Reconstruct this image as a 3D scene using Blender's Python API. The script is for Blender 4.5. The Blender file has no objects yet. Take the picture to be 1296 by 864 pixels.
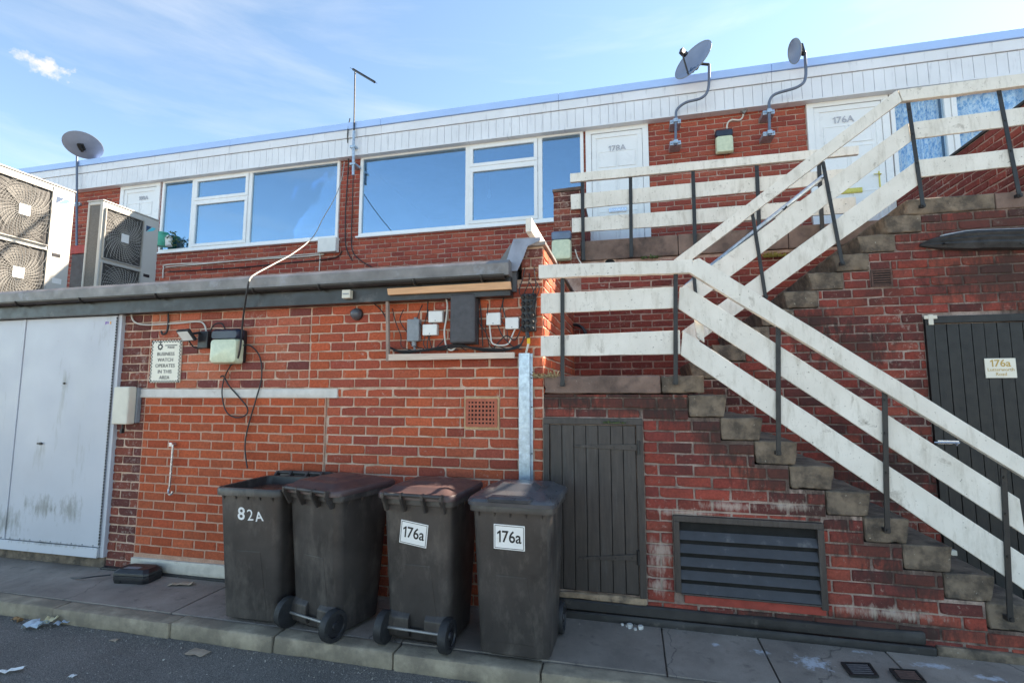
import bpy, bmesh, math, random
from mathutils import Vector, Matrix, noise
random.seed(7)
R = math.radians
sc = bpy.context.scene
col = sc.collection

# ---------------------------------------------------------------- camera
CAM_F = 632.0                       # focal length in pixels of a 1296 px wide picture
CAM_A, CAM_P = R(13.5), R(5.87)     # turned left of the wall's normal, tilted up
CAM = Vector((0.0, -3.795, 1.6073))
FW = Vector((-math.sin(CAM_A)*math.cos(CAM_P), math.cos(CAM_A)*math.cos(CAM_P), math.sin(CAM_P)))
RT = Vector((math.cos(CAM_A), math.sin(CAM_A), 0))
UP = RT.cross(FW)
cd = bpy.data.cameras.new('camera'); cam = bpy.data.objects.new('camera', cd); col.objects.link(cam)
cd.sensor_width = 36; cd.lens = CAM_F/1296*36; cd.clip_end = 2000; cd.clip_start = 0.05
M = Matrix((RT, UP, -FW)).transposed().to_4x4(); M.translation = CAM
cam.matrix_world = M
sc.camera = cam

# ---------------------------------------------------------------- sky, sun, exposure
SUN = Vector((math.sin(R(49)), math.cos(R(49)), 1.29*math.cos(R(49)))).normalized()   # behind the building, to the right: the facade lies in shade
SUN_STRENGTH, SKY_STRENGTH, EXPOSURE = 4.4, 0.10, 2.16
world = bpy.data.worlds.new('World'); sc.world = world; world.use_nodes = True
wn, wl = world.node_tree.nodes, world.node_tree.links
wn.clear()
out = wn.new('ShaderNodeOutputWorld'); bg = wn.new('ShaderNodeBackground'); bg.inputs[1].default_value = SKY_STRENGTH
sky = wn.new('ShaderNodeTexSky'); sky.sky_type = 'NISHITA'; sky.sun_disc = False
sky.sun_elevation = math.asin(SUN.z); sky.sun_rotation = math.atan2(SUN.x, SUN.y)
sky.air_density = 0.68; sky.dust_density = 0.08; sky.ozone_density = 0.6
tc = wn.new('ShaderNodeTexCoord'); mp = wn.new('ShaderNodeMapping')
mp.inputs['Rotation'].default_value = (0.15, -0.36, 0.25); mp.inputs['Scale'].default_value = (1.1, 1.3, 7.0); mp.inputs['Location'].default_value = (7.7, 2.0, 0.6)
n1 = wn.new('ShaderNodeTexNoise'); n1.inputs['Scale'].default_value = 1.5; n1.inputs['Detail'].default_value = 9; n1.inputs['Roughness'].default_value = 0.58; n1.inputs['Distortion'].default_value = 0.35
rp = wn.new('ShaderNodeValToRGB'); rp.color_ramp.elements[0].position = 0.50; rp.color_ramp.elements[1].position = 0.95
rp.color_ramp.elements[1].color = (0.34, 0.34, 0.34, 1)
mx = wn.new('ShaderNodeMix'); mx.data_type = 'RGBA'
mx.inputs['B'].default_value = (3.9, 3.9, 3.8, 1)
wl.new(tc.outputs['Generated'], mp.inputs['Vector']); wl.new(mp.outputs[0], n1.inputs['Vector']); wl.new(n1.outputs['Fac'], rp.inputs[0])
hue = wn.new('ShaderNodeMix'); hue.data_type = 'RGBA'; hue.blend_type = 'MULTIPLY'; hue.inputs['Factor'].default_value = 1.0; hue.inputs['B'].default_value = (0.92, 1.02, 0.98, 1)
# one small fair-weather puff hanging low over the far roof end
PUFF = (RT*((58-648)/CAM_F)+UP*((432-84)/CAM_F)+FW).normalized()
sub = wn.new('ShaderNodeVectorMath'); sub.operation = 'SUBTRACT'; sub.inputs[1].default_value = PUFF
pr = wn.new('ShaderNodeMapping'); pr.inputs['Rotation'].default_value = (0, 0, math.atan2(-PUFF.x, PUFF.y)*-1); pr.inputs['Scale'].default_value = (1, 1, 1)
psc = wn.new('ShaderNodeVectorMath'); psc.operation = 'MULTIPLY'; psc.inputs[1].default_value = (17, 17, 60)
pln = wn.new('ShaderNodeVectorMath'); pln.operation = 'LENGTH'
pn = wn.new('ShaderNodeTexNoise'); pn.inputs['Scale'].default_value = 34; pn.inputs['Detail'].default_value = 8; pn.inputs['Roughness'].default_value = 0.6
pm1 = wn.new('ShaderNodeMath'); pm1.operation = 'MULTIPLY_ADD'; pm1.inputs[1].default_value = 2.6; pm1.inputs[2].default_value = -0.75
pm2 = wn.new('ShaderNodeMath'); pm2.operation = 'SUBTRACT'
prr = wn.new('ShaderNodeValToRGB'); prr.color_ramp.elements[0].position = 0.0; prr.color_ramp.elements[1].position = 0.55; prr.color_ramp.elements[1].color = (0.7, 0.7, 0.7, 1)
mx2 = wn.new('ShaderNodeMix'); mx2.data_type = 'RGBA'; mx2.inputs['B'].default_value = (3.6, 3.3, 3.1, 1)
wl.new(tc.outputs['Generated'], sub.inputs[0]); wl.new(sub.outputs[0], psc.inputs[0]); wl.new(psc.outputs[0], pln.inputs[0])
wl.new(tc.outputs['Generated'], pn.inputs['Vector']); wl.new(pn.outputs['Fac'], pm1.inputs[0]); wl.new(pm1.outputs[0], pm2.inputs[0]); wl.new(pln.outputs['Value'], pm2.inputs[1]); wl.new(pm2.outputs[0], prr.inputs[0])
wn.remove(pr)
wl.new(rp.outputs[0], mx.inputs['Factor']); wl.new(sky.outputs[0], hue.inputs['A']); wl.new(hue.outputs['Result'], mx.inputs['A'])
wl.new(prr.outputs[0], mx2.inputs['Factor']); wl.new(mx.outputs['Result'], mx2.inputs['A']); wl.new(mx2.outputs['Result'], bg.inputs[0]); wl.new(bg.outputs[0], out.inputs[0])
sl = bpy.data.lights.new('sun', 'SUN'); sl.energy = SUN_STRENGTH; sl.angle = R(0.6); sl.color = (1.0, 0.93, 0.83)
so = bpy.data.objects.new('sun', sl); col.objects.link(so); so.rotation_euler = SUN.to_track_quat('Z', 'Y').to_euler()
sc.view_settings.view_transform = 'Standard'; sc.view_settings.look = 'None'; sc.view_settings.gamma = 1.0
sc.view_settings.use_curve_mapping = False
sc.view_settings.use_white_balance = True; sc.view_settings.white_balance_temperature = 7400; sc.view_settings.white_balance_tint = 12
sc.view_settings.exposure = EXPOSURE

# ---------------------------------------------------------------- helpers: a pixel and a plane give a point
def ray(x, y): return RT*((x-648)/CAM_F) + UP*((432-y)/CAM_F) + FW
def at(x, y, Y=0.0):
    d = ray(x, y); return CAM + d*((Y-CAM.y)/d.y)
def atZ(x, y, Z=0.0):
    d = ray(x, y); return CAM + d*((Z-CAM.z)/d.z)
def project(p):
    q = Vector(p)-CAM; w = q.dot(FW)
    if w <= 0.01: return None
    return 648+CAM_F*q.dot(RT)/w, 432-CAM_F*q.dot(UP)/w

class MB:
    def __init__(s): s.v = []; s.f = []
    def add(s, vs, fs):
        n = len(s.v); s.v += [Vector(v) for v in vs]; s.f += [tuple(i+n for i in f) for f in fs]; return s
    def box(s, x0, x1, y0, y1, z0, z1):
        return s.add([(x0,y0,z0),(x1,y0,z0),(x1,y1,z0),(x0,y1,z0),(x0,y0,z1),(x1,y0,z1),(x1,y1,z1),(x0,y1,z1)],
                     [(0,3,2,1),(4,5,6,7),(0,1,5,4),(1,2,6,5),(2,3,7,6),(3,0,4,7)])
    def obox(s, c, ax, ay, az, hx, hy, hz):
        c, ax, ay, az = Vector(c), Vector(ax).normalized(), Vector(ay).normalized(), Vector(az).normalized()
        vs = [c+ax*(hx*a)+ay*(hy*b)+az*(hz*d) for d in (-1,1) for a, b in ((-1,-1),(1,-1),(1,1),(-1,1))]
        return s.add(vs, [(0,3,2,1),(4,5,6,7),(0,1,5,4),(1,2,6,5),(2,3,7,6),(3,0,4,7)])
    def prism(s, pts, d):               # polygon pts (3D, any order of turn) pushed along vector d
        n = len(pts); pts = [Vector(p) for p in pts]; d = Vector(d)
        return s.add(pts+[p+d for p in pts], [tuple(range(n)), tuple(range(2*n-1, n-1, -1))]+[(i, i+n, (i+1) % n+n, (i+1) % n) for i in range(n)])
    def tube(s, pts, r, seg=8, cap=True):
        pts = [Vector(p) for p in pts]; rings = []; prev = None
        for i, p in enumerate(pts):
            t = (pts[min(i+1, len(pts)-1)]-pts[max(i-1, 0)])
            t = t.normalized() if t.length > 1e-9 else Vector((0,0,1))
            if prev is None:
                a = Vector((0,0,1)) if abs(t.z) < 0.9 else Vector((1,0,0)); u = t.cross(a).normalized()
            else:
                u = prev - t*prev.dot(t); u = u.normalized() if u.length > 1e-6 else t.orthogonal().normalized()
            prev = u; w = t.cross(u); rr = r[i] if isinstance(r, (list, tuple)) else r
            rings.append([p+(u*math.cos(2*math.pi*k/seg)+w*math.sin(2*math.pi*k/seg))*rr for k in range(seg)])
        n = len(s.v); s.v += [v for ring in rings for v in ring]
        for i in range(len(pts)-1):
            for k in range(seg):
                a, b = n+i*seg+k, n+i*seg+(k+1) % seg; s.f.append((a, b, b+seg, a+seg))
        if cap:
            s.f.append(tuple(n+k for k in reversed(range(seg)))); e = n+(len(pts)-1)*seg; s.f.append(tuple(e+k for k in range(seg)))
        return s
    def loft(s, rings, cap0=True, cap1=True):
        n = len(s.v); m = len(rings[0]); s.v += [Vector(v) for r_ in rings for v in r_]
        for i in range(len(rings)-1):
            for k in range(m):
                a, b = n+i*m+k, n+i*m+(k+1) % m; s.f.append((a, b, b+m, a+m))
        if cap0: s.f.append(tuple(n+k for k in reversed(range(m))))
        if cap1: e = n+(len(rings)-1)*m; s.f.append(tuple(e+k for k in range(m)))
        return s
    def xf(s, mat):
        s.v = [mat @ v for v in s.v]; return s
    def build(s, name, mat, parent=None, bevel=0.0, seg=2, smooth=False, origin=None, rough=0.0):
        me = bpy.data.meshes.new(name)
        base = Vector((0,0,0))
        if parent is not None: base = wloc(parent)
        off = base if origin is None else Vector(origin)
        me.from_pydata([tuple(v-off) for v in s.v], [], s.f)
        bm = bmesh.new(); bm.from_mesh(me)
        bmesh.ops.recalc_face_normals(bm, faces=bm.faces)
        if bevel > 0:
            es = [e for e in bm.edges if len(e.link_faces) == 2 and e.calc_face_angle(0) > R(28)]
            bmesh.ops.bevel(bm, geom=es, offset=bevel, segments=seg, affect='EDGES', profile=0.6, clamp_overlap=True)
        if rough > 0:                        # worn, chipped concrete: cut the faces up and push them about a little
            for _ in range(3):
                es = [e for e in bm.edges if e.calc_length() > 0.045]
                if es: bmesh.ops.subdivide_edges(bm, edges=es, cuts=1, use_grid_fill=True)
            for v in bm.verts:
                w = v.co+off; n1_ = noise.noise_vector(w*9.0); n2_ = noise.noise_vector(w*31.0)
                edge = sum(1 for f in v.link_faces) and max([e.calc_face_angle(0) for e in v.link_edges if len(e.link_faces) == 2] or [0]) > 0.5
                k = max(0, n2_.x)*1.6 if edge else .5
                v.co += n1_*rough*.6+n2_*rough*.4
                if edge: v.co -= v.normal*rough*k
        bm.to_mesh(me); bm.free()
        if smooth or rough > 0:
            for p in me.polygons: p.use_smooth = True
            try: me.set_sharp_from_angle(angle=R(40))
            except Exception: pass
        if mat: me.materials.append(mat)
        o = bpy.data.objects.new(name, me); col.objects.link(o)
        if parent is not None: o.parent = parent
        o.location = off-base
        WL[o.name] = off
        return o
WL = {}
def wloc(o): return WL.get(o.name, Vector((0,0,0)))
def tag(o, label, cat, group=None):
    o['label'] = label; o['category'] = cat
    if group: o['group'] = group
    return o
def empty(name, loc, label, cat, group=None):
    o = bpy.data.objects.new(name, None); col.objects.link(o); o.location = loc; o.empty_display_size = 0.1; WL[o.name] = Vector(loc)
    return tag(o, label, cat, group)
def structure(o): o['kind'] = 'structure'; return o
def stuff(o): o['kind'] = 'stuff'; return o
def smooth_path(pts, n=8):
    pts = [Vector(p) for p in pts]; P = [pts[0]]+pts+[pts[-1]]; res = []
    for i in range(1, len(P)-2):
        for k in range(n):
            t = k/n; a, b, c, d = P[i-1], P[i], P[i+1], P[i+2]
            res.append(0.5*((2*b)+(c-a)*t+(2*a-5*b+4*c-d)*t*t+(-a+3*b-3*c+d)*t**3))
    res.append(pts[-1]); return res
def quad(px, Y, th):                    # picture quad on the plane Y, th metres thick towards the camera
    m = MB(); m.prism([at(x, y, Y) for x, y in px], (0, -th, 0)); return m
def text(s, size, mat, loc, parent=None, name='lettering', bold=0.0, depth=0.0008, rot=(math.pi/2, 0, 0), align='CENTER', matrix=None, width=1.0):
    one = len(s) > 1 and s[0] == '1'
    c = bpy.data.curves.new(name, 'FONT'); c.body = s[1:] if one else s; c.size = size; c.align_x = align; c.align_y = 'CENTER'; c.offset = bold; c.extrude = depth; c.resolution_u = 3
    t = bpy.data.objects.new(name, c); col.objects.link(t)
    bpy.context.view_layer.update()
    me = bpy.data.meshes.new_from_object(t.evaluated_get(bpy.context.evaluated_depsgraph_get()))
    bpy.data.objects.remove(t)
    if one:                                   # the built-in face has a bare stroke for 1: draw it with its flag
        ys = [v.co.y for v in me.vertices]; xs_ = [v.co.x for v in me.vertices]
        y0, x0 = min(ys), min(xs_); hgt = size*.70; w_ = size*.085+bold*2; x1 = x0-size*.10
        top = y0+hgt+bold
        out_ = [(x1-w_, y0), (x1, y0), (x1, top), (x1-w_*.75, top), (x1-w_-size*.15, top-size*.13), (x1-w_-size*.15, top-size*.13-w_), (x1-w_, top-size*.16)]
        n = len(out_); bm = bmesh.new(); bm.from_mesh(me)
        f = [bm.verts.new((x, y, depth)) for x, y in out_]; b = [bm.verts.new((x, y, -depth)) for x, y in out_]
        bm.faces.new(f); bm.faces.new(b[::-1])
        for k in range(n): bm.faces.new((f[k], b[k], b[(k+1) % n], f[(k+1) % n]))
        bmesh.ops.recalc_face_normals(bm, faces=bm.faces)
        bm.to_mesh(me); bm.free(); me.transform(Matrix.Translation((size*.17, 0, 0)))
    me.materials.clear(); me.materials.append(mat)
    mt = matrix if matrix is not None else Matrix.Translation(Vector(loc)) @ Matrix.Rotation(rot[2], 4, 'Z') @ Matrix.Rotation(rot[0], 4, 'X')
    base = wloc(parent) if parent is not None else Vector((0,0,0))
    me.transform(Matrix.Diagonal((width, 1, 1, 1))); me.transform(Matrix.Translation(-base) @ mt)
    o = bpy.data.objects.new(name, me); col.objects.link(o)
    if parent is not None: o.parent = parent
    return o

# ---------------------------------------------------------------- materials
def rgb(h):                             # sRGB 0..255 -> linear
    return tuple(((c/255)/12.92 if c/255 <= 0.04045 else ((c/255+0.055)/1.055)**2.4) for c in h)
class NT:
    def __init__(s, name):
        s.m = bpy.data.materials.new(name); s.m.use_nodes = True; s.n = s.m.node_tree.nodes; s.l = s.m.node_tree.links
        s.b = s.n['Principled BSDF']; s.geo = s.n.new('ShaderNodeNewGeometry')
    def noise(s, scale, detail=6, rough=0.6, stretch=None, dist=0.0):
        t = s.n.new('ShaderNodeTexNoise'); t.inputs['Scale'].default_value = scale; t.inputs['Detail'].default_value = detail; t.inputs['Roughness'].default_value = rough; t.inputs['Distortion'].default_value = dist
        if stretch:
            mp = s.n.new('ShaderNodeMapping'); mp.inputs['Scale'].default_value = stretch; s.l.new(s.geo.outputs['Position'], mp.inputs[0]); s.l.new(mp.outputs[0], t.inputs['Vector'])
        else: s.l.new(s.geo.outputs['Position'], t.inputs['Vector'])
        return t.outputs['Fac']
    def ramp(s, fac, stops, interp='LINEAR'):
        r = s.n.new('ShaderNodeValToRGB'); r.color_ramp.interpolation = interp; e = r.color_ramp.elements
        while len(e) < len(stops): e.new(0.5)
        for i, (p, c) in enumerate(stops):
            e[i].position = p; e[i].color = tuple(c)+(1,) if len(c) == 3 else c
        s.l.new(fac, r.inputs[0]); return r.outputs[0]
    def mix(s, fac, a, b, mode='MIX'):
        m = s.n.new('ShaderNodeMix'); m.data_type = 'RGBA'; m.blend_type = mode
        for k, v in (('Factor', fac), ('A', a), ('B', b)):
            if isinstance(v, bpy.types.NodeSocket): s.l.new(v, m.inputs[k])
            elif isinstance(v, (int, float)): m.inputs[k].default_value = v
            else: m.inputs[k].default_value = tuple(v)+(1,)
        return m.outputs['Result']
    def math(s, op, a, b=None):
        m = s.n.new('ShaderNodeMath'); m.operation = op
        for i, v in enumerate((a, b)):
            if v is None: continue
            if isinstance(v, bpy.types.NodeSocket): s.l.new(v, m.inputs[i])
            else: m.inputs[i].default_value = v
        return m.outputs[0]
    def bump(s, h, strength, dist=0.01):
        b = s.n.new('ShaderNodeBump'); b.inputs['Strength'].default_value = strength; b.inputs['Distance'].default_value = dist
        s.l.new(h, b.inputs['Height']); s.l.new(b.outputs[0], s.b.inputs['Normal'])
    def fin(s, colr, rough=0.6, metal=0.0, spec=0.5):
        if isinstance(colr, bpy.types.NodeSocket): s.l.new(colr, s.b.inputs['Base Color'])
        else: s.b.inputs['Base Color'].default_value = tuple(colr)+(1,)
        if isinstance(rough, bpy.types.NodeSocket): s.l.new(rough, s.b.inputs['Roughness'])
        else: s.b.inputs['Roughness'].default_value = rough
        s.b.inputs['Metallic'].default_value = metal; s.b.inputs['Specular IOR Level'].default_value = spec
        return s.m
def dark(c, k): return tuple(x*k for x in c)
def pm(name, c, rough=0.6, var=0.2, scale=5, bump=0.0, bscale=80, metal=0, spec=0.5, stain=None, speck=None, stretch=None):
    t = NT(name); f = t.noise(scale, stretch=stretch)
    cc = t.ramp(f, [(0.3, dark(c, 1-var)), (0.7, tuple(min(1, x*(1+var)) for x in c))])
    if stain: cc = t.mix(t.ramp(t.noise(stain[1], 8, 0.65, stretch=stain[3] if len(stain) > 3 else None), [(stain[2], (0,0,0)), (min(1, stain[2]+0.16), (0.8,0.8,0.8))]), cc, stain[0])
    if speck: cc = t.mix(t.ramp(t.noise(speck[1], 3, 0.6), [(speck[2], (0,0,0)), (min(1, speck[2]+0.06), (0.9,0.9,0.9))]), cc, speck[0])
    if bump: t.bump(t.noise(bscale, 5, 0.7), bump)
    rr = t.ramp(t.noise(scale*2.3), [(0.3, (max(0, rough-0.1),)*3), (0.7, (min(1, rough+0.1),)*3)])
    return t.fin(cc, rr, metal, spec)
def brick_mat(name, cols, soot=0.4, lime=0.0, sootcol=(0.035, 0.024, 0.022), rough=0.85):
    t = NT(name); oi = t.n.new('ShaderNodeObjectInfo')
    r = t.math('FRACT', t.math('ADD', oi.outputs['Random'], t.geo.outputs['Random Per Island']))
    c = t.ramp(r, [((i+0.0)/len(cols), k) for i, k in enumerate(cols)], 'CONSTANT')
    r2 = t.math('FRACT', t.math('MULTIPLY', r, 17.37))
    c = t.mix(0.55, c, t.ramp(r2, [(0, (0.70,)*3), (1, (1.30,)*3)]), 'MULTIPLY')
    c = t.mix(1.0, c, t.ramp(t.noise(55, 5, 0.7), [(0.25, (0.62,)*3), (0.75, (1.3,)*3)]), 'MULTIPLY')
    if soot: c = t.mix(t.ramp(t.noise(2.1, 8, 0.62, dist=0.4), [(0.66-0.3*soot, (0,0,0)), (0.95-0.25*soot, (0.85,)*3)]), c, sootcol)
    if lime: c = t.mix(t.ramp(t.math('ADD', t.noise(26, 6, 0.75), t.math('MULTIPLY', t.noise(3.2, 3), 0.35)), [(0.80-0.16*lime, (0,0,0)), (0.93-0.1*lime, (0.75,)*3)]), c, (0.46, 0.37, 0.31))
    t.bump(t.noise(120, 5, 0.75), 0.55, 0.006)
    return t.fin(c, rough, 0, 0.3)
def mortar_mat(name, c, c2, sc_=7):
    t = NT(name); cc = t.ramp(t.noise(sc_, 7, 0.65), [(0.32, c2), (0.62, c)])
    cc = t.mix(1.0, cc, t.ramp(t.noise(150, 3), [(0.2, (0.7,)*3), (0.8, (1.25,)*3)]), 'MULTIPLY')
    t.bump(t.noise(190, 4, 0.7), 0.7, 0.006); return t.fin(cc, 0.95, 0, 0.2)

BR_MAIN = brick_mat('brick_red', [(0.42,0.086,0.045),(0.47,0.096,0.042),(0.37,0.076,0.043),(0.44,0.100,0.052),(0.32,0.068,0.043),(0.49,0.104,0.046)], 0.16, 0.12)
BR_NEW = brick_mat('brick_new_orange', [(0.42,0.080,0.032),(0.45,0.092,0.036),(0.40,0.074,0.031),(0.44,0.098,0.042)], 0.0, 0.0)
BR_PINK = brick_mat('brick_pale_red', [(0.45,0.115,0.065),(0.40,0.10,0.056),(0.34,0.085,0.056),(0.48,0.14,0.075),(0.20,0.055,0.048)], 0.14, 0.25)
BR_DARK = brick_mat('brick_brown', [(0.17,0.05,0.038),(0.21,0.055,0.038),(0.13,0.04,0.034),(0.25,0.065,0.042)], 0.3, 0.5)
BR_STAIR = brick_mat('brick_maroon', [(0.26,0.050,0.037),(0.30,0.058,0.040),(0.21,0.044,0.036),(0.24,0.055,0.040),(0.30,0.068,0.045),(0.13,0.036,0.031)], 0.66, 0.16)
BR_UP = brick_mat('brick_deep_red', [(0.32,0.065,0.045),(0.36,0.075,0.048),(0.27,0.055,0.042),(0.38,0.088,0.055)], 0.1, 0.1)
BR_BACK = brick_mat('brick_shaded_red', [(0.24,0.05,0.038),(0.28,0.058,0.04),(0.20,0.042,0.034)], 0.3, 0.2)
MO_MAIN = mortar_mat('mortar_pink', (0.68,0.49,0.38), (0.42,0.26,0.18))
MO_NEW = mortar_mat('mortar_new', (0.56,0.34,0.25), (0.46,0.25,0.17))
MO_STAIR = mortar_mat('mortar_old', (0.44,0.33,0.28), (0.085,0.055,0.046), 3.4)
MO_UP = mortar_mat('mortar_grey', (0.50,0.34,0.28), (0.30,0.17,0.13))
def timber_mat():
    t = NT('white_painted_timber'); c = t.ramp(t.noise(4, 6), [(0.3, (0.66,0.62,0.55)), (0.7, (0.78,0.74,0.67))])
    c = t.mix(t.ramp(t.noise(13, 8, 0.7, stretch=(1.4,1,.35)), [(0.50, (0,0,0)), (0.72, (0.65,)*3)]), c, (0.42,0.38,0.31))       # runs of grime
    c = t.mix(t.ramp(t.noise(6, 9, 0.72, dist=.6), [(0.60, (0,0,0)), (0.68, (0.7,)*3)]), c, (0.36,0.32,0.27))                      # damp blotches
    c = t.mix(t.ramp(t.noise(48, 4, 0.65), [(0.655, (0,0,0)), (0.69, (0.9,)*3)]), c, (0.17,0.15,0.125))                             # flaked spots
    c = t.mix(t.ramp(t.noise(19, 8, 0.8), [(0.665, (0,0,0)), (0.69, (0.85,)*3)]), c, (0.24,0.205,0.165))                            # bare wood where paint has gone
    t.bump(t.noise(60, 6, 0.7), 0.25, 0.006); return t.fin(c, 0.6, 0, 0.35)
WHITE_TIMBER = timber_mat()
WHITE_CLEAN = pm('white_upvc', (0.78,0.79,0.80), 0.3, 0.04, 2)
WHITE_FASCIA = pm('white_fascia', (0.70,0.72,0.76), 0.45, 0.07, 2, stain=((0.40,0.42,0.46), 3, 0.58, (6,1,0.7)), speck=((0.3,0.3,0.3), 40, 0.72))
TRIM_METAL = pm('sky_reflection_trim', (0.36,0.54,0.88), 0.4, 0.05, 1.5)  # blue of the mirrored sky is put into the base colour
BLACK_METAL = pm('black_painted_steel', (0.014,0.014,0.015), 0.45, 0.35, 14, 0.12, 120)
BLACK_WOOD = pm('black_stained_timber', (0.048,0.038,0.034), 0.5, 0.3, 6, 0.25, 60, stretch=(9,9,0.8), stain=((0.075,0.072,0.07), 5, 0.58, (5,5,0.6)))
BLACK_WOOD2 = pm('black_gloss_timber', (0.010,0.010,0.0105), 0.5, 0.3, 6, 0.2, 60, stretch=(9,9,0.8))
DARK_PAINT = pm('dark_bitumen_paint', (0.032,0.029,0.028), 0.6, 0.4, 6, 0.4, 40, stain=((0.16,0.14,0.12), 11, 0.62))
CONCRETE = pm('weathered_concrete', (0.20,0.150,0.108), 0.9, 0.35, 7, 0.7, 70, stain=((0.055,0.044,0.036), 7.5, 0.43), speck=((0.42,0.38,0.32), 45, 0.68))
CONCRETE_R = pm('stained_concrete', (0.19,0.125,0.10), 0.9, 0.35, 5, 0.7, 70, stain=((0.055,0.04,0.036), 3.5, 0.5), speck=((0.33,0.29,0.26), 50, 0.70))
KERB = pm('kerb_concrete', (0.36,0.295,0.215), 0.9, 0.3, 6, 0.8, 90, stain=((0.20,0.165,0.125), 4, 0.42), speck=((0.42,0.38,0.32), 70, 0.70))
RENDER = pm('pale_render', (0.60,0.55,0.47), 0.9, 0.18, 8, 0.8, 60, stain=((0.24,0.20,0.16), 8, 0.56))
WHITE_RENDER = pm('white_render', (0.66,0.62,0.57), 0.85, 0.12, 9, 0.6, 70, stain=((0.30,0.22,0.18), 14, 0.62))
def grime(mat, spots, colr, off=-.75):
    nt = mat.node_tree; n, l = nt.nodes, nt.links; b = n['Principled BSDF']; src = b.inputs['Base Color'].links[0].from_socket
    geo = n.new('ShaderNodeNewGeometry'); nz = n.new('ShaderNodeTexNoise'); nz.inputs['Scale'].default_value = 16; nz.inputs['Detail'].default_value = 8; nz.inputs['Roughness'].default_value = .7
    ms = n.new('ShaderNodeMapping'); ms.inputs['Scale'].default_value = (1.6, 1, .45); l.new(geo.outputs['Position'], ms.inputs[0]); l.new(ms.outputs[0], nz.inputs['Vector'])
    for (p, rx, rz) in spots:
        mp = n.new('ShaderNodeMapping'); mp.inputs['Location'].default_value = (-p.x/rx, 0, -p.z/rz); mp.inputs['Scale'].default_value = (1/rx, 0, 1/rz); l.new(geo.outputs['Position'], mp.inputs[0])
        ln = n.new('ShaderNodeVectorMath'); ln.operation = 'LENGTH'; l.new(mp.outputs[0], ln.inputs[0])
        a = n.new('ShaderNodeMath'); a.operation = 'MULTIPLY_ADD'; a.inputs[1].default_value = 3.0; a.inputs[2].default_value = off; l.new(nz.outputs['Fac'], a.inputs[0])
        c = n.new('ShaderNodeMath'); c.operation = 'SUBTRACT'; l.new(a.outputs[0], c.inputs[0]); l.new(ln.outputs['Value'], c.inputs[1])
        r_ = n.new('ShaderNodeValToRGB'); r_.color_ramp.elements[0].position = .05; r_.color_ramp.elements[1].position = .75; r_.color_ramp.elements[1].color = (.7,.7,.7,1); l.new(c.outputs[0], r_.inputs[0])
        m = n.new('ShaderNodeMix'); m.data_type = 'RGBA'; m.inputs['B'].default_value = tuple(colr)+(1,); l.new(r_.outputs[0], m.inputs['Factor']); l.new(src, m.inputs['A']); src = m.outputs['Result']
    l.new(src, b.inputs['Base Color'])
GREY_STEEL = pm('pale_grey_steel', (0.50,0.51,0.55), 0.45, 0.06, 1.5, stain=((0.30,0.30,0.28), 5, 0.60, (1.6,1,0.3)), speck=((0.22,0.16,0.11), 30, 0.735))
grime(GREY_STEEL, [(at(50,640,-.04), .30, .16), (at(88,645,-.04), .28, .17), (at(12,660,-.04), .3, .2), (at(70,688,-.04), .9, .03)], (0.20,0.20,0.18))
GALV = pm('galvanised_steel', (0.42,0.50,0.58), 0.4, 0.25, 30, metal=0.75)
LEAD_PALE = pm('pale_lead', (0.26,0.28,0.34), 0.45, 0.25, 6, 0.3, 20, metal=0.2, stain=((0.13,0.12,0.12), 6, 0.55))
LEAD = pm('grey_lead', (0.20,0.185,0.18), 0.5, 0.3, 5, 0.3, 20, metal=0.25, stain=((0.33,0.34,0.38), 4, 0.6))
GUTTER = pm('black_gutter', (0.024,0.022,0.022), 0.4, 0.35, 6, stain=((0.10,0.09,0.085), 6, 0.58))
FELT = pm('roof_felt', (0.10,0.10,0.105), 0.9, 0.3, 6, 0.5, 80)
PLASTIC = None
def bin_mat():
    t = NT('bin_plastic'); c = t.ramp(t.noise(3.5, 8, 0.6), [(0.3, (0.026,0.0225,0.0212)), (0.7, (0.062,0.053,0.049))])
    c = t.mix(t.ramp(t.noise(7, 8, 0.7, stretch=(1,1,0.4)), [(0.50, (0,0,0)), (0.74, (0.7,)*3)]), c, (0.15,0.13,0.112))
    c = t.mix(t.ramp(t.noise(120, 2), [(0.73, (0,0,0)), (0.78, (0.5,)*3)]), c, (0.25,0.24,0.22))
    t.bump(t.noise(300, 3), 0.12, 0.003); return t.fin(c, t.ramp(t.noise(5), [(0.3, (0.34,)*3), (0.7, (0.52,)*3)]), 0, 0.5)
BIN = bin_mat()
LID_BROWN = pm('maroon_lid_plastic', (0.072,0.043,0.042), 0.42, 0.25, 6, 0.1, 200, stain=((0.2,0.15,0.14), 9, 0.62))
LID_BLACK = pm('black_lid_plastic', (0.060,0.062,0.070), 0.33, 0.3, 6, 0.1, 200, stain=((0.16,0.16,0.16), 8, 0.6))
RUBBER = pm('black_rubber', (0.022,0.022,0.024), 0.6, 0.3, 20)
BLACK_PLASTIC = pm('black_plastic', (0.02,0.02,0.023), 0.4, 0.3, 20)
GREY_PLASTIC = pm('grey_plastic', (0.22,0.24,0.26), 0.5, 0.15, 20)
WHITE_PLASTIC = pm('white_plastic', (0.72,0.71,0.68), 0.45, 0.06, 12)
CREAM = pm('cream_plastic', (0.66,0.62,0.52), 0.5, 0.06, 8)
PAPER = pm('white_paper', (0.75,0.75,0.74), 0.8, 0.08, 30)
SIGN_WHITE = pm('white_sign_face', (0.80,0.79,0.77), 0.4, 0.04, 9, stain=((0.62,0.5,0.33), 9, 0.66))
SIGN_CREAM = pm('cream_sign_face', (0.80,0.75,0.63), 0.45, 0.05, 9)
INK = pm('black_ink', (0.012,0.012,0.013), 0.5, 0.1, 9)
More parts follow.
